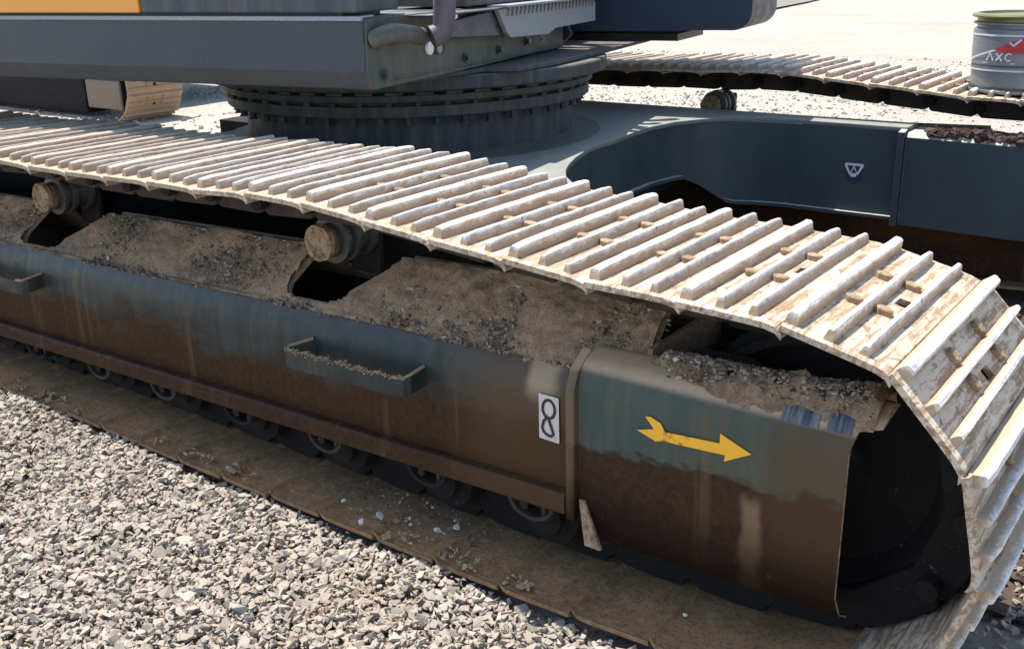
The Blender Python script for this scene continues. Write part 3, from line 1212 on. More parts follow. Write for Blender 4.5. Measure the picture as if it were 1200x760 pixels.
for yy, zz in ((0, 0), (2.75, .01)):
    for x in (-.392, -1.70, -2.9):
        o = link('carrier_roller', ME_CR, EX, Matrix.Translation((x - (.24 if yy else 0), yy + .215, .668 + .022 * (x + .4) + zz)))
        link('roller_cap', ME_CAP, o)
        link('roller_bracket', ME_BR, o)
# bottom rollers with end collars
br = MB()
br.lathe([(0, 0), (.045, 0), (.045, .02), (.078, .022), (.078, .05), (.062, .055), (.062, .29), (.078, .295), (.078, .322), (.045, .324), (0, .324)], (0, 0, 0), (0, 1, 0), 28)
ME_TR = br.data('track_roller', M['grease_shade'], smooth=.5)
cl = MB()
pp = [(.062 * math.cos(a), .062 * math.sin(a) * .75) for a in np.linspace(math.pi, 2 * math.pi, 13)]
pp2 = [(p[0] * .86, p[1] * .84 + .002) for p in reversed(pp)]
cl.prism(pp + pp2, 'y', -.055, -.008)
cl.prism(pp, 'y', -.014, -.004)
ME_COL = cl.data('roller_collar', M['link'], bevel=.002, seg=1)
ME_COL2 = cl.data('roller_collar', M['grease_shade'], bevel=.002, seg=1)
b4 = MB()
bx = 0
b4.tube((bx, -.034, .0), (bx, -.034, -.024), .011, n=6)
ME_CB = b4.data('collar_bolt', M['link'])
for i, x in enumerate((.36, .055, -.29, -.63, -.97, -1.30, -1.66, -2.0, -2.35, -2.7)):
    o = link('track_roller', ME_TR, EX, Matrix.Translation((x, .138, .152)))
    c_ = link('roller_collar', ME_COL if i in (0, 2, 4, 5) else ME_COL2, o, Matrix.Translation((0, 0, .054 + SH * x)))
    for bx in (-.030, .030):
        link('collar_bolt', ME_CB, o, Matrix.Translation((bx, 0, .046 + SH * x)))
    if x < .3:
        link('track_roller', ME_TR, EX, Matrix.Translation((x, 2.888, .152)))

# sprockets
for yy in (.30, 3.05):
    b = MB()
    prof = []
    for k in range(42):
        a = 2 * math.pi * k / 42
        r = (.285, .315, .285)[k % 3] if k % 3 != 1 else .315
        prof.append((SX + r * math.cos(a), .405 + r * math.sin(a)))
    b.prism(prof, 'y', yy - .025, yy + .025)
    b.obj('sprocket', M['link'], EX)
    s_ = 1 if yy < 1 else -1
    b = MB()
    b.lathe([(0, -.05), (.15, -.05), (.17, -.03), (.17, .12), (.14, .14), (.14, .30), (.11, .33), (0, .33)], (SX + .05, yy, .40), (0, s_, 0), 32)
    b.obj('travel_motor', M['upper_green'], EX, smooth=.6)

MB().prism([(2.84, .07), (2.84, .55), (2.92, .62), (3.18, .62), (3.26, .55), (3.26, .07)], 'x', -3.2, 1.05).obj('track_frame', M['frame'], EX, bevel=.01)
# ------------------------------------------------------------------ carbody
CX, CY = -1.36, 1.68
# plan outline of the front edge of the far half (x against y), mirrored about the centre line
half = [(-.488, 1.74), (-.49, 1.86), (-.515, 2.05), (-.525, 2.22), (-.50, 2.38), (-.44, 2.50), (-.35, 2.59), (-.24, 2.64), (-.12, 2.665),
        (.02, 2.665), (.37, 2.665)]
sm = []
for i in range(len(half) - 1):
    for k in range(3):
        f = k / 3
        sm.append((half[i][0] * (1 - f) + half[i + 1][0] * f, half[i][1] * (1 - f) + half[i + 1][1] * f))
sm.append(half[-1])
near_half = [(.37, .90), (.22, .915), (.08, .95), (-.06, 1.01), (-.17, 1.085), (-.26, 1.175), (-.325, 1.27), (-.375, 1.37), (-.42, 1.48), (-.455, 1.59), (-.478, 1.67)]
front_edge = near_half + sm
rear_edge = [(-3.09, 2.66), (-2.6, 2.65), (-2.35, 2.60), (-2.2, 2.48), (-2.1, 2.30), (-2.04, 2.05), (-2.03, 1.8), (-2.03, 1.5), (-2.04, 1.2), (-2.08, 1.05), (-2.18, .94), (-2.4, .88), (-2.7, .86), (-3.09, .85)]
outline = [(.37, .58)] + front_edge + [(.37, 2.80)] + [(2 * CX - .37, 2.80)] + rear_edge + [(2 * CX - .37, .58)]
b = MB()
b.prism([(x, y) for x, y in outline], 'z', .673, .690)
b.obj('carbody_top', M['lit_dusty_top'], EX, bevel=.004)


def z_low(x):
    return .455 if x < -.48 else (.455 - .125 * min(1, (x + .48) / .14))


b = MB()
V, Fc = [], []
for i, (x, y) in enumerate(front_edge):
    zl = z_low(x)
    V += [(x - .012, y, .672), (x - .012, y, zl)]
for i in range(len(front_edge) - 1):
    Fc.append((2 * i, 2 * i + 1, 2 * i + 3, 2 * i + 2))
b.add(V, Fc)
b.obj('carbody_web', M['carbody'], EX, smooth=.6)
b = MB()
V = []
for x, y in rear_edge:
    V += [(x + .012, y, .672), (x + .012, y, .35)]
b.add(V, [(2 * i, 2 * i + 1, 2 * i + 3, 2 * i + 2) for i in range(len(rear_edge) - 1)])
b.obj('carbody_web', M['carbody'], EX, smooth=.6)
# lower flange of the web: a narrow lip
b = MB()
V, Fc = [], []
fe = front_edge
for i, (x, y) in enumerate(fe):
    a = Vector(fe[max(i - 1, 0)])
    c = Vector(fe[min(i + 1, len(fe) - 1)])
    d = (c - a).normalized()
    nn = Vector((d.y, -d.x)) * .022
    zl = z_low(x)
    for q, zz in ((0, zl + .001), (1, zl + .001), (1, zl - .013), (0, zl - .013)):
        V.append((x + nn.x * q - .012, y + nn.y * q, zz))
for i in range(len(fe) - 1):
    for j in range(4):
        Fc.append((i * 4 + j, i * 4 + (j + 1) % 4, (i + 1) * 4 + (j + 1) % 4, (i + 1) * 4 + j))
b.add(V, Fc)
b.obj('web_flange', M['carbody'], EX, smooth=.7)
MB().box(-1.98, -.62, .62, 2.74, .36, .45).obj('carbody_floor', M['frame'], EX)
# box where the leg meets the far track frame
bx = MB()
bx.prism([(2.642, .30), (2.642, .655), (2.665, .672), (2.83, .672), (2.83, .30)], 'x', .372, 1.30).shear(-.012, .37)
bx.obj('leg_box', M['carbody'], EX, bevel=.004)
MB().prism([(2.628, .295), (2.628, .675), (2.70, .690), (2.70, .30)], 'x', .345, .371).obj('leg_rib', M['carbody'], EX, bevel=.003)
bx = MB()
bx.prism([(.58, .30), (.58, .66), (.91, .66), (.91, .30)], 'x', .372, .80)
bx.obj('leg_box', M['carbody'], EX, bevel=.004)
bx = MB()
bx.box(-3.15, -2.35, .58, .84, .30, .672)
bx.obj('leg_box', M['grease_shade'], EX, bevel=.004)  # added to cover bright ground behind, near-black in place of shade
bx = MB()
bx.box(-2.9, -2.22, 1.9, 2.6, .30, .60)
bx.obj('rear_cross_beam', M['grease_shade'], EX, bevel=.004)
b = MB()
b.path([(.376, 2.640, .31 + .012 * k) for k in range(29)], .005, 6)
for v in b.V:
    v += .002 * noise.noise_vector(v * 80)
b.obj('weld_bead', M['carbody'], EX)
# earth on the leg box
n = 900
x = rng.uniform(.44, 1.25, n)
hh = .35 + .65 * np.array([noise.noise(Vector((float(a) * 9, 0, 2))) for a in x])
P_ = np.stack([x, rng.uniform(2.648, 2.80, n), .668 - .012 * (x - .37) + rng.uniform(0, 1, n) * .045 * np.clip(hh, .1, 1)], 1)
tag(link('earth_clods', stones('earth_clods', P_, rng.uniform(.006, .024, n), M['clod'])), 'dark crumbly earth heaped on the box end of the far frame', 'earth', kind='stuff')
# emblem on the leg web
ex_, ez_ = .175, .499


def web_flat(name, V2, Fc, y, mat, parent):
    return link(name, mesh(name, [(ex_ + a, y, ez_ + b) for a, b in V2], Fc, mat), parent)


em = web_flat('emblem', [(.034 * math.cos(a), -.008 + .036 * math.sin(a)) for a in np.linspace(0, 2 * math.pi, 18)[:-1]], [tuple(range(17))], 2.658, M['sticker_blue'], EX)
V2, F2 = ribbon([(-.034, .024), (-.016, -.012), (0, .018), (.016, -.012), (.034, .024)], .011)
web_flat('emblem_mark', V2, F2, 2.655, M['sticker'], em)
web_flat('emblem_mark', [(-.04, .022), (.042, .022), (.036, .032), (-.036, .032)], [(0, 1, 2, 3)], 2.6555, M['sticker'], em)
web_flat('emblem_mark', [(-.012, -.024), (.010, -.024), (.014, -.008), (-.014, -.008)], [(0, 1, 2, 3)], 2.6545, M['sticker'], em)

# ------------------------------------------------------------------ slewing ring
b = MB()
b.lathe([(.78, .690), (.70, .694), (.664, .702), (.662, .84)], (CX, CY, 0), (0, 0, 1), 96)
b.obj('ring_pedestal', M['slew'], EX, smooth=.5)
b = MB()
b.lathe([(.60, .838), (.728, .838), (.732, .842), (.732, .872), (.728, .876), (.690, .878), (.690, .890), (.742, .892), (.746, .896), (.746, .915), (.70, .918)],
        (CX, CY, 0), (0, 0, 1), 96)
b.obj('slewing_ring', M['slew'], EX, smooth=.5)
b = MB()
b.lathe([(.69, .915), (.765, .930), (.800, .935), (.803, .940), (.803, .978), (.799, .983), (.60, .984)], (CX, CY, 0), (0, 0, 1), 96)
b.obj('ring_cover', M['slew'], EX, smooth=.5)
bb = MB()
bb.tube((0, 0, 0), (0, 0, .026), .013, n=6)
bb.tube((0, 0, -.004), (0, 0, 0), .017, n=12)
ME_RB = bb.data('ring_bolt', M['slew'])
bb = MB()
bb.box(-.03, .03, -.016, .016, 0, .016)
ME_TAB = bb.data('ring_spacer', M['slew'])
for k in range(44):
    a = 2 * math.pi * k / 44
    link('ring_bolt', ME_RB, EX, Matrix.Translation((CX + .696 * math.cos(a), CY + .696 * math.sin(a), .811)))
    a += .05
    link('ring_bolt', ME_RB, EX, Matrix.Translation((CX + .712 * math.cos(a), CY + .712 * math.sin(a), .866)))
    a += .03
    link('ring_spacer', ME_TAB, EX, Matrix.Translation((CX + .722 * math.cos(a), CY + .722 * math.sin(a), .916)) @ Matrix.Rotation(a + math.pi / 2, 4, 'Z'))

# ------------------------------------------------------------------ upper structure (swung about ten degrees)
UP = Matrix.Translation((CX, CY, 0)) @ Matrix.Rotation(.183, 4, 'Z')


def upart(mb, name, mat, parent=None, **kw):
    me = mb.data(name, mat, **kw)
    if parent is None:
        return link(name, me, EX, UP)
    return link(name, me, parent)


b = MB()
b.prism([(-1.160, 1.000), (-1.185, 1.052), (-1.185, 1.192), (-1.176, 1.203), (-.95, 1.203), (-.95, 1.000)], 'x', -2.55, .577)
upart(b, 'side_beam', M['upper'], bevel=.004)
b = MB()
b.prism([(-1.190, 1.193), (-1.190, 1.205), (-1.12, 1.207), (-1.12, 1.196), (-1.184, 1.193)], 'x', -2.55, .575)
upart(b, 'beam_lip_highlight', M['tread'], bevel=.002)  # pale strip paints the highlight along the beam's top edge
b = MB()
b.box(-2.52, .50, -1.166, -.97, 1.203, 1.214)
upart(b, 'seal_strip', M['dark'])
b = MB()
b.box(-2.52, -.258, -1.180, -.96, 1.214, 1.45)
p = upart(b, 'side_panel', M['orange'], bevel=.006)
p['label'] = 'orange side panel'
b = MB()
b.box(-.246, .56, -1.180, -.96, 1.214, 1.45)
p = upart(b, 'side_panel', M['panel_dark'], bevel=.006)
p['label'] = 'dark blue side panel'
# front face: plate with slanted end, above a bottom edge
b = MB()
b.prism([(-1.160, 1.000), (-.62, 1.003), (-.06, 1.012), (.02, 1.06), (.03, 1.120), (.03, 1.199), (-.95, 1.199), (-1.176, 1.196), (-1.183, 1.05)], 'x', .560, .583)
fp = upart(b, 'front_plate', M['upper_green'], bevel=.003)
b = MB()
b.box(-2.3, .556, -.948, .30, 1.004, 1.196)
upart(b, 'deck_frame', M['upper'], bevel=.005)
# slot with a white plug
sl = [(.006 * 0 + .045 * math.copysign(abs(math.cos(a)) ** .6, math.cos(a)), .019 * math.sin(a)) for a in np.linspace(0, 2 * math.pi, 21)[:-1]]
MBs = MB().prism([(-.775 + a, 1.087 + b_) for a, b_ in sl], 'x', .5835, .5845)
upart(MBs, 'slot', M['dark'], fp)
MBs = MB().prism([(-.838 + .021 * math.cos(a), 1.092 + .020 * math.sin(a)) for a in np.linspace(0, 2 * math.pi, 17)[:-1]], 'x', .584, .592)
upart(MBs, 'plug', M['white'], fp)
MBs = MB().prism([(-.775 + .016 * math.cos(a), 1.087 + .016 * math.sin(a)) for a in np.linspace(0, 2 * math.pi, 17)[:-1]], 'x', .584, .590)
upart(MBs, 'plug', M['tread'], fp)
for yy, zz in ((-1.10, 1.04), (-.60, 1.045), (-.35, 1.05), (-.12, 1.06)):
    b = MB()
    b.tube((.583, yy, zz), (.590, yy, zz), .016, n=12)
    b.tube((.590, yy, zz), (.601, yy, zz), .0115, n=6)
    upart(b, 'plate_bolt', M['upper'], fp, smooth=.5)
b = MB()
pts = [(.584, -1.10 + .02 * k, 1.020 + .0012 * math.sin(k * 2.7)) for k in range(50)]
b.path(pts, .004, 6)
for v in b.V:
    v += .0015 * noise.noise_vector(v * 90)
upart(b, 'weld_bead', M['upper_green'], fp)
# ledge and tread bar
b = MB()
b.prism([(-.80, 1.118), (-.80, 1.165), (-.50, 1.185), (-.47, 1.185), (-.37, 1.105), (-.42, 1.100)], 'x', .584, .625)
upart(b, 'front_ledge', M['upper'], bevel=.004)
b = MB()
b.prism([(-.47, 1.192), (.43, 1.176), (.43, 1.104), (.02, 1.10), (-.05, 1.082), (-.37, 1.092), (-.40, 1.11)], 'x', .628, .645)
tb = upart(b, 'tread_bar', M['tread'], bevel=.002)
b = MB()
for k in range(24):
    y = -.40 + k * .034
    b.prism([(y, 1.165), (y + .014, 1.165), (y + .024, 1.196), (y + .013, 1.196)], 'x', .638, .652)
upart(b, 'tread_teeth', M['tread'], tb)
b = MB()
b.box(.60, .68, -.46, .42, 1.196, 1.203)
upart(b, 'tread_top', M['tread'], tb)
b = MB()
b.box(.30, .60, -.60, .30, 1.205, 1.235)
upart(b, 'cross_member', M['upper_green'], bevel=.004)
b = MB()
b.box(.585, .66, -.95, -.45, 1.190, 1.196)
upart(b, 'front_lip', M['upper'], bevel=.002)

# base plate reaching out in front of the ring cover, rounded in plan
pl = [(-.4, -1.05), (.30, -1.05), (.52, -.85), (.60, -.50), (.712, -.45), (.745, -.25), (.75, .10), (.735, .50), (.72, .95), (.66, 1.10), (.45, 1.17), (-.4, 1.17)]
b = MB()
b.prism(pl, 'z', .986, 1.0)
upart(b, 'base_plate', M['slew'], bevel=.003)
# dark machinery: boom foot plates, pipes, cab
b = MB()
b.prism([(-.6, 1.001), (.50, 1.001), (.56, 1.05), (.40, 1.36), (-.6, 1.45)], 'y', .055, .085)
b.prism([(-.6, 1.001), (.50, 1.001), (.56, 1.05), (.40, 1.36), (-.6, 1.45)], 'y', .37, .40)
upart(b, 'boom_bracket', M['cab'], bevel=.004)
b = MB()
b.tube((.30, .085, 1.30), (.30, .37, 1.30), .09, n=24)
upart(b, 'boom_pin', M['dark'], smooth=.6)
for k, (yy, r, za) in enumerate(((.47, .026, 1.09), (.55, .022, 1.07), (.62, .028, 1.10), (.13, .03, 1.10), (.22, .026, 1.08), (.31, .028, 1.07))):
    b = MB()
    pts = []
    for q in range(14):
        f = q / 13
        pts.append((.05 + .55 * math.sin(f * math.pi * .55) + .02 * k, yy + .07 * math.sin(f * 5 + k), za + .02 * math.sin(f * 9) + .42 * f * f))
    b.path(pts, r, 10)
    upart(b, 'hydraulic_hose', M['hose'] if k % 2 else M['dark'], smooth=.8)
b = MB()
b.box(-.3, .42, .46, .70, 1.001, 1.30)
upart(b, 'valve_block', M['dark'], bevel=.01)
# cab lower shell: rounded front bottom corner
prof = [(-.70, 1.060), (1.20, 1.084)]
for k in range(0, 10):
    a = math.radians(-90 + k * 9)
    prof.append((1.275 + .08 * math.cos(a), 1.164 + .08 * math.sin(a)))
prof += [(1.355, 1.45), (-.70, 1.45)]
b = MB()
b.prism(prof, 'y', .72, 1.185)
prof2 = [(p[0], p[1]) for p in prof]
b2 = MB()
b2.prism([(p[0] - .13, p[1] - .035) for p in prof2], 'y', .72, 1.185)
upart(b2, 'cab_shell', M['cab'], smooth=.5)
b = MB()
b.box(.2, .9, .75, 1.15, 1.001, 1.030)
upart(b, 'cab_mount', M['dark'])

# hose and elbow at the front left corner
b = MB()
pts = [(.70, -.925, 1.50), (.70, -.925, 1.30), (.70, -.930, 1.22), (.695, -.930, 1.17), (.685, -.935, 1.145), (.665, -.955, 1.135)]
b.path(pts, .034, 16)
upart(b, 'hose', M['hose'], smooth=.9)
b = MB()
b.path([(.635, -.965, 1.137), (.635, -1.05, 1.150), (.635, -1.12, 1.158), (.62, -1.145, 1.152), (.585, -1.15, 1.14)], .027, 14)
upart(b, 'pipe', M['upper_green'], smooth=.9)
b = MB()
b.prism([(-.85, 1.205), (-.79, 1.172), (-.765, 1.18), (-.80, 1.26), (-.86, 1.26)], 'x', .64, .655)
upart(b, 'white_tag', M['white'], bevel=.003)

# ------------------------------------------------------------------ the pail
PX, PY, PZ, PR = .690, 2.975, .818, .186
pail = link('pail', None)
pail.location = (PX, PY, PZ)
tag(pail, 'grey metal pail with a red slanted label patch standing on the far track', 'pail')
t = NT('pail_grey')
w = t.coord((1, 1, 6), obj=True)
n1 = t.noise(9, 5, .6, w)
m_pg = t.done(t.mix(n1, (.20, .21, .22), (.30, .30, .31)), .38, metal=.35)
m_pl = NT('pail_lid').done((.25, .22, .10), .4, metal=.5)
m_dk = NT('pail_dark_band').done((.07, .07, .075), .4)
m_red = NT('pail_red').done((.50, .03, .03), .45)
m_wh = NT('pail_white').done((.62, .62, .64), .5)
b = MB()
b.lathe([(0, 0), (PR - .008, 0), (PR - .004, .004), (PR - .004, .012), (PR - .010, .016), (PR - .002, .16), (PR, .236), (PR - .012, .243),
         (PR - .012, .252), (PR + .003, .256), (PR + .003, .262)], (0, 0, 0), (0, 0, 1), 64)
b.obj('body', m_pg, pail, smooth=.5)
b = MB()
b.lathe([(PR + .003, .262), (PR - .01, .266), (PR - .01, .278), (PR + .010, .281), (PR + .013, .287), (PR + .010, .293), (PR - .010, .296), (PR - .014, .286), (0, .286)], (0, 0, 0), (0, 0, 1), 64)
b.obj('lid', m_pl, pail, smooth=.5)


def wrap(pts_fn, z0, z1, a0, a1, r, mat, name, n=24, par=None):
    """a strip round the pail between angles; pts_fn gives top and bottom at fraction f"""
    V, Fc = [], []
    for i in range(n + 1):
        f = i / n
        a = a0 + (a1 - a0) * f
        lo_, hi_ = pts_fn(f)
        for z in (lo_, hi_):
            rr = r + (PR - .010) + .008 * min(1, z / .16)
            V.append((rr * math.cos(a), rr * math.sin(a), z))
    for i in range(n):
        Fc.append((2 * i, 2 * i + 2, 2 * i + 3, 2 * i + 1))
    return link(name, mesh(name, V, Fc, mat, True), par or pail)


A0 = math.radians(-152)     # angles seen from the camera run from -150 (left) to about -30 (right)
A1 = math.radians(-20)
lab = wrap(lambda f: (.085, .222), 0, 0, A0, A1, .0035, m_pg, 'label')
wrap(lambda f: (.215 - .0 * f, .222), 0, 0, A0, A1, .0050, m_wh, 'label_line', par=lab)
wrap(lambda f: (.085, .092), 0, 0, A0, A1, .0050, m_wh, 'label_line', par=lab)
wrap(lambda f: (.102, .108), 0, 0, A0, A1, .0050, m_dk, 'label_line', par=lab)
wrap(lambda f: (.120 + .095 * f, .128 + .095 * f), 0, 0, A0, A0 + .75 * (A1 - A0), .0052, m_wh, 'label_line', par=lab)
AR = math.radians(-112)
wrap(lambda f: (.166 - .012 * min(1, f * 3), .166 + .055 * min(1, f * 1.5)), 0, 0, AR, math.radians(-55), .0058, m_red, 'red_patch', par=lab)
wrap(lambda f: (.012, .024), 0, 0, -math.pi, math.pi, .004, m_dk, 'base_band', n=64)


def mark(pts, w_, a_c, zc, mat, name):
    V2, F2 = ribbon(pts, w_)
    V = []
    for x, z in V2:
        a = a_c + x / PR
        rr = PR + .0045
        V.append((rr * math.cos(a), rr * math.sin(a), zc + z))
    return link(name, mesh(name, V, F2, mat), lab)


mark([(-.018, .004), (-.006, -.008), (.020, .016)], .008, math.radians(-88), .190, m_wh, 'tick_mark')
ac = math.radians(-104)
mark([(-.05, -.014), (-.036, .014), (-.022, -.014)], .006, ac, .140, m_wh, 'letter')
mark([(-.012, .014), (.012, -.014)], .006, ac, .140, m_wh, 'letter')
mark([(-.012, -.014), (.012, .014)], .006, ac, .140, m_wh, 'letter')
mark([(.044, .010), (.034, .014), (.024, .006), (.024, -.006), (.034, -.014), (.044, -.010)], .006, ac, .140, m_wh, 'letter')
mark([(-.07, 0), (.06, 0)], .004, ac, .116, m_wh, 'letter')
# handle ear and wire bail hanging at the right
b = MB()
a = math.radians(-38)
b.path([((PR + .006) * math.cos(math.radians(g)), (PR + .006 + .012 * math.sin((g + 175) / 170 * math.pi)) * math.sin(math.radians(g)), .236 - .150 * math.sin((g + 175) / 175 * math.pi) ** .5 * (1 if False else .0) + .0) for g in range(-40, -4, 5)], .003, 6)
b.obj('bail_wire', M['tread'], pail)
b = MB()
b.box(-.014, .014, -.004, .016, -.05, .10)
o = b.obj('ear', m_pg, pail, bevel=.004)
aa = math.radians(-68)
o.location = ((PR + .004) * math.cos(aa), (PR + .004) * math.sin(aa), .12)
o.rotation_euler = (0, 0, aa - math.pi / 2)

# ------------------------------------------------------------------ pebbles that lie on the lower shoes
def pebble(x, y, z, r, label):
    v = rng.integers(0, len(STV))
    bv, bf = STV[v]
    me = mesh('pebble', [tuple(p * r) for p in bv], [tuple(int(i) for i in f) for f in bf], M['stone'])
    o = link('pebble', me)
    o.location = (x, y, z + r * .45)
    o.rotation_euler = (rng.uniform(-.3, .3), rng.uniform(-.3, .3), rng.uniform(0, 6))
    tag(o, label, 'pebble', 'pebbles fallen on the lower track shoes')


ZS = .040
pebble(-.086, .062, ZS, .0150, 'largest whitish pebble lying on the lower track shoe behind the gravel edge')
pebble(.107, .132, ZS, .0115, 'rounded grey pebble nearest the dark gap, rightmost on the lower track')
pebble(.080, .092, ZS, .0120, 'pinkish pebble between the white and the rounded grey pebbles on the lower shoe')
pebble(-.017, .100, ZS, .0085, 'small cream pebble just right of the largest white one')
pebble(-.108, .018, ZS, .0105, 'cream pebble close to the outer rim of the lower shoe')
pebble(-.221, .070, ZS, .0080, 'small white pebble alone at the left of the scattered pebbles')
pebble(.058, .012, ZS, .0055, 'tiny white pebble at the shoe rim below the pinkish one')
pebble(.735, .110, ZS + .012, .0070, 'single tiny white pebble on the shoe below the yellow arrow')

n = 260
P_ = np.stack([rng.normal(-.02, .13, n), rng.uniform(.03, .19, n), np.full(n, ZS + .004)], 1)
tag(link('fine_crumbs', stones('fine_crumbs', P_, .0012 + rng.exponential(.0016, n), M['grit'])), 'fine crumbs of stone scattered on the lower track shoes', 'crumbs', kind='stuff')
# dirt lumps on rims of the lower shoes, lit by the sun
n = 700
x = rng.uniform(-2.2, .9, n)
keep = (np.sin(x * 2 * np.pi / .19 + 1.3) + np.sin(x * 7.1) > .5)
x = x[keep]
P_ = np.stack([x, rng.uniform(.004, .05, len(x)), np.full(len(x), ZS + .002)], 1)
tag(link('rim_clay', stones('rim_clay', P_, rng.uniform(.002, .010, len(x)), M['clay'])), 'thin tan clay crumbs along the rim of the lower shoes', 'clay', kind='stuff')

# ------------------------------------------------------------------ ground
V, Fc = [], []
gx = sorted(set([-90, -60, -40, -25, -16] + [round(-12 + .12 * i, 3) for i in range(0, 130)] + [4.5, 6, 9, 15, 30, 60]))
gy = sorted(set([-40, -20, -10, -6, -4] + [round(-3 + .12 * i, 3) for i in range(0, 130)] + [14, 18, 24, 32, 45, 70, 110, 160]))
for x in gx:
    for y in gy:
        h = .02 * noise.fractal(Vector((x * .5, y * .5, 0)), 1, 2, 3) + .008 * noise.noise(Vector((x * 3, y * 3, 1)))
        if abs(y) < 1.2 and x < 2.5:
            h = h * .25 - .012
        if y > 3.0:
            h += .0
        V.append((x, y, h - .012))
ny = len(gy)
for i in range(len(gx) - 1):
    for j in range(ny - 1):
        Fc.append((i * ny + j, (i + 1) * ny + j, (i + 1) * ny + j + 1, i * ny + j + 1))
tag(link('ground', mesh('ground', V, Fc, M['ground'], True)), kind='structure')
# darker road far behind on the left of the clearing
rd = [(-9.6, 15.6), (-8.9, 18.2), (-9.3, 23), (-10.2, 29), (-14, 50), (-70, 80), (-70, 13)]
tag(link('road', mesh('road', [(x, y, .035) for x, y in rd], [tuple(range(len(rd)))], M['road'])), kind='structure')

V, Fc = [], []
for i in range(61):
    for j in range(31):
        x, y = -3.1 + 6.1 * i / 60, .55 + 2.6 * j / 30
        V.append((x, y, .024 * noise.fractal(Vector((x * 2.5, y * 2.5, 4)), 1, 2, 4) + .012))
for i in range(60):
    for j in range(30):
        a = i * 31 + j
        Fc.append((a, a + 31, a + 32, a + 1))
tag(link('soil', mesh('soil', V, Fc, M['soil'], True)), kind='structure')  # its dark colour paints the shade between the tracks
n = 5000
x, y = rng.uniform(-.6, 1.8, n), rng.uniform(.62, 2.75, n)
tag(link('soil_crumbs', stones('soil_crumbs', np.stack([x, y, x * 0 + .018], 1), .004 + rng.exponential(.006, n), M['clod'])), 'dark brown soil crumbs between the two tracks', 'soil', kind='stuff')
# gravel in front
def zfs(x, y):
    return (-.006 + .010 * math.sin(x * 3.1 + y * 2) * math.sin(y * 4.3 - x) + .006 * math.sin(x * 11 + y * 7) + .006 * math.exp(-((y + .02) / .08) ** 2))


V, Fc = [], []
for i in range(81):
    for j in range(31):
        x, y = -4.6 + 7.2 * i / 80, -2.1 + 2.14 * j / 30
        V.append((x, y, zfs(x, y) - .012))
for i in range(80):
    for j in range(30):
        a = i * 31 + j
        Fc.append((a, a + 31, a + 32, a + 1))
tag(link('gravel_bed', mesh('gravel_bed', V, Fc, M['bed'], True)), kind='structure')
def gravel_area(n, x0, x1, y0, y1, rmin, rmax, zfun, mask=None):
    x = rng.uniform(x0, x1, n)
    y = rng.uniform(y0, y1, n)
    if mask is not None:
        k = mask(x, y)
        x, y = x[k], y[k]
    r = rng.uniform(rmin, rmax, len(x)) * rng.choice([.6, .8, 1, 1, 1.15], len(x))
    z = zfun(x, y) + rng.uniform(-.008, .012, len(x))
    return np.stack([x, y, z], 1), r


def zf(x, y):
    return -.006 + .010 * np.sin(x * 3.1 + y * 2) * np.sin(y * 4.3 - x) + .006 * np.sin(x * 11 + y * 7) + .010 * np.exp(-((y + .02) / .08) ** 2)


P1, S1 = gravel_area(80000, -4.0, 1.9, -1.5, -.002, .0065, .0145, zf)
P2, S2 = gravel_area(5000, -4.0, 1.9, -1.5, -.02, .013, .019, zf)
P3, S3 = gravel_area(9000, 1.12, 2.8, -.0, 2.6, .005, .014, lambda x, y: x * 0 + .018)
P6, S6 = gravel_area(26000, -3.6, 1.6, -1.3, .0, .002, .0055, lambda x, y: zf(x, y) + .004)
P1, S1 = np.concatenate([P1, P6]), np.concatenate([S1, S6])
tag(link('gravel', stones('gravel', np.concatenate([P1, P2, P3]), np.concatenate([S1, S2, S3]), M['gravel'])),
    'pale beige crushed gravel in front of the near track', 'gravel', kind='stuff')
P4, S4 = gravel_area(20000, -9, 6, 3.5, 13, .010, .026, lambda x, y: x * 0 - .012)
P5, S5 = gravel_area(10, -4.5, -3, .62, 2.7, .008, .016, lambda x, y: x * 0 - .012)
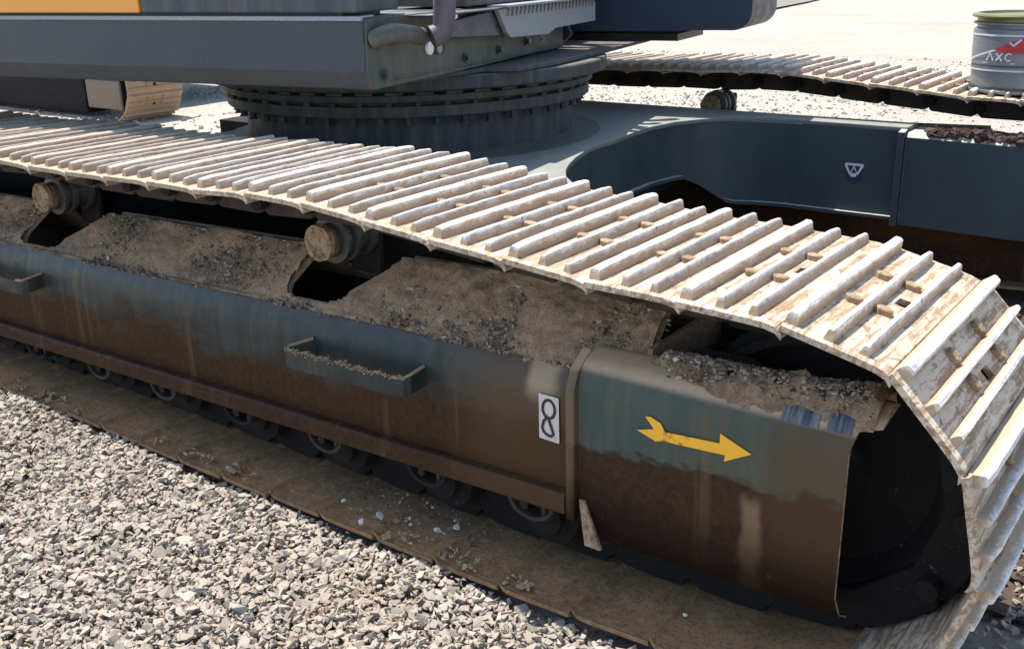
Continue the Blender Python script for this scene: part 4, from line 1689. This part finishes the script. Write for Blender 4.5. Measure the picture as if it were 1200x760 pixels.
tag(link('far_gravel', stones('far_gravel', np.concatenate([P4, P5]), np.concatenate([S4, S5]), M['far_stone'])),
    'sunlit bright gravel spread behind the far track', 'gravel', kind='stuff')

# ------------------------------------------------------------------ second machine's crawler far left behind
CR = link('crawler_undercarriage', None)
CR.location = (-6.95, 4.1, -.03)
tag(CR, 'rusty tan crawler undercarriage of another machine, standing behind at the far left', 'undercarriage')
cx2, cz2, R2 = -.40, .36, .35
pts = [(-3.2, .72), (-.4, .71)]
for k in range(0, 25):
    th = math.pi / 2 - k * math.pi / 24
    pts.append((cx2 + R2 * math.cos(th), cz2 + R2 * math.sin(th)))
pts += [(-3.2, .01)]
pts = np.array(pts)
c2 = np.concatenate([[0], np.cumsum(np.hypot(*np.diff(pts, axis=0).T))])
N2 = int(c2[-1] / PITCH)
qx = np.interp(np.arange(N2 + 1) * PITCH, c2, pts[:, 0])
qz = np.interp(np.arange(N2 + 1) * PITCH, c2, pts[:, 1])
t = NT('rusty_tan_shoe')
w = t.coord(obj=False)
n1 = t.noise(8, 5, .7, w)
m_rt = t.done(t.mix(n1, (.30, .17, .09), (.46, .33, .21)), .9)
ME_P2 = ME_PLATE_FULL.copy()
ME_P2.materials[0] = m_rt
for k in range(N2):
    link('track_shoe', ME_P2, CR, joint_matrix(qx[k], qz[k], qx[k + 1], qz[k + 1], 0))
MB().box(-3.2, -.9, .10, .48, .06, .66).obj('track_frame', M['grease_shade'], CR, bevel=.02)
m_gb = painted('brown_guard_paint', (.14, .095, .065), (.19, .13, .09))
MB().box(-.80, -.24, .05, .50, .13, .40).obj('idler_guard', m_gb, CR, bevel=.02)
MB().box(-.235, -.205, .04, .50, .10, .44).obj('guard_plate', M['dark'], CR, bevel=.006)
idl3 = MB()
idl3.lathe([(0, -.04), (.09, -.04), (.25, -.05), (.27, -.05), (.27, .05), (.25, .05), (.09, .04), (0, .04)], (-.40, .30, .36), (0, 1, 0), 32)
idl3.obj('idler_wheel', M['link'], CR, smooth=.6)
MB().box(-3.3, -.9, .55, 2.6, .62, 1.0).obj('carbody', M['cab'], CR, bevel=.03)
print('done')
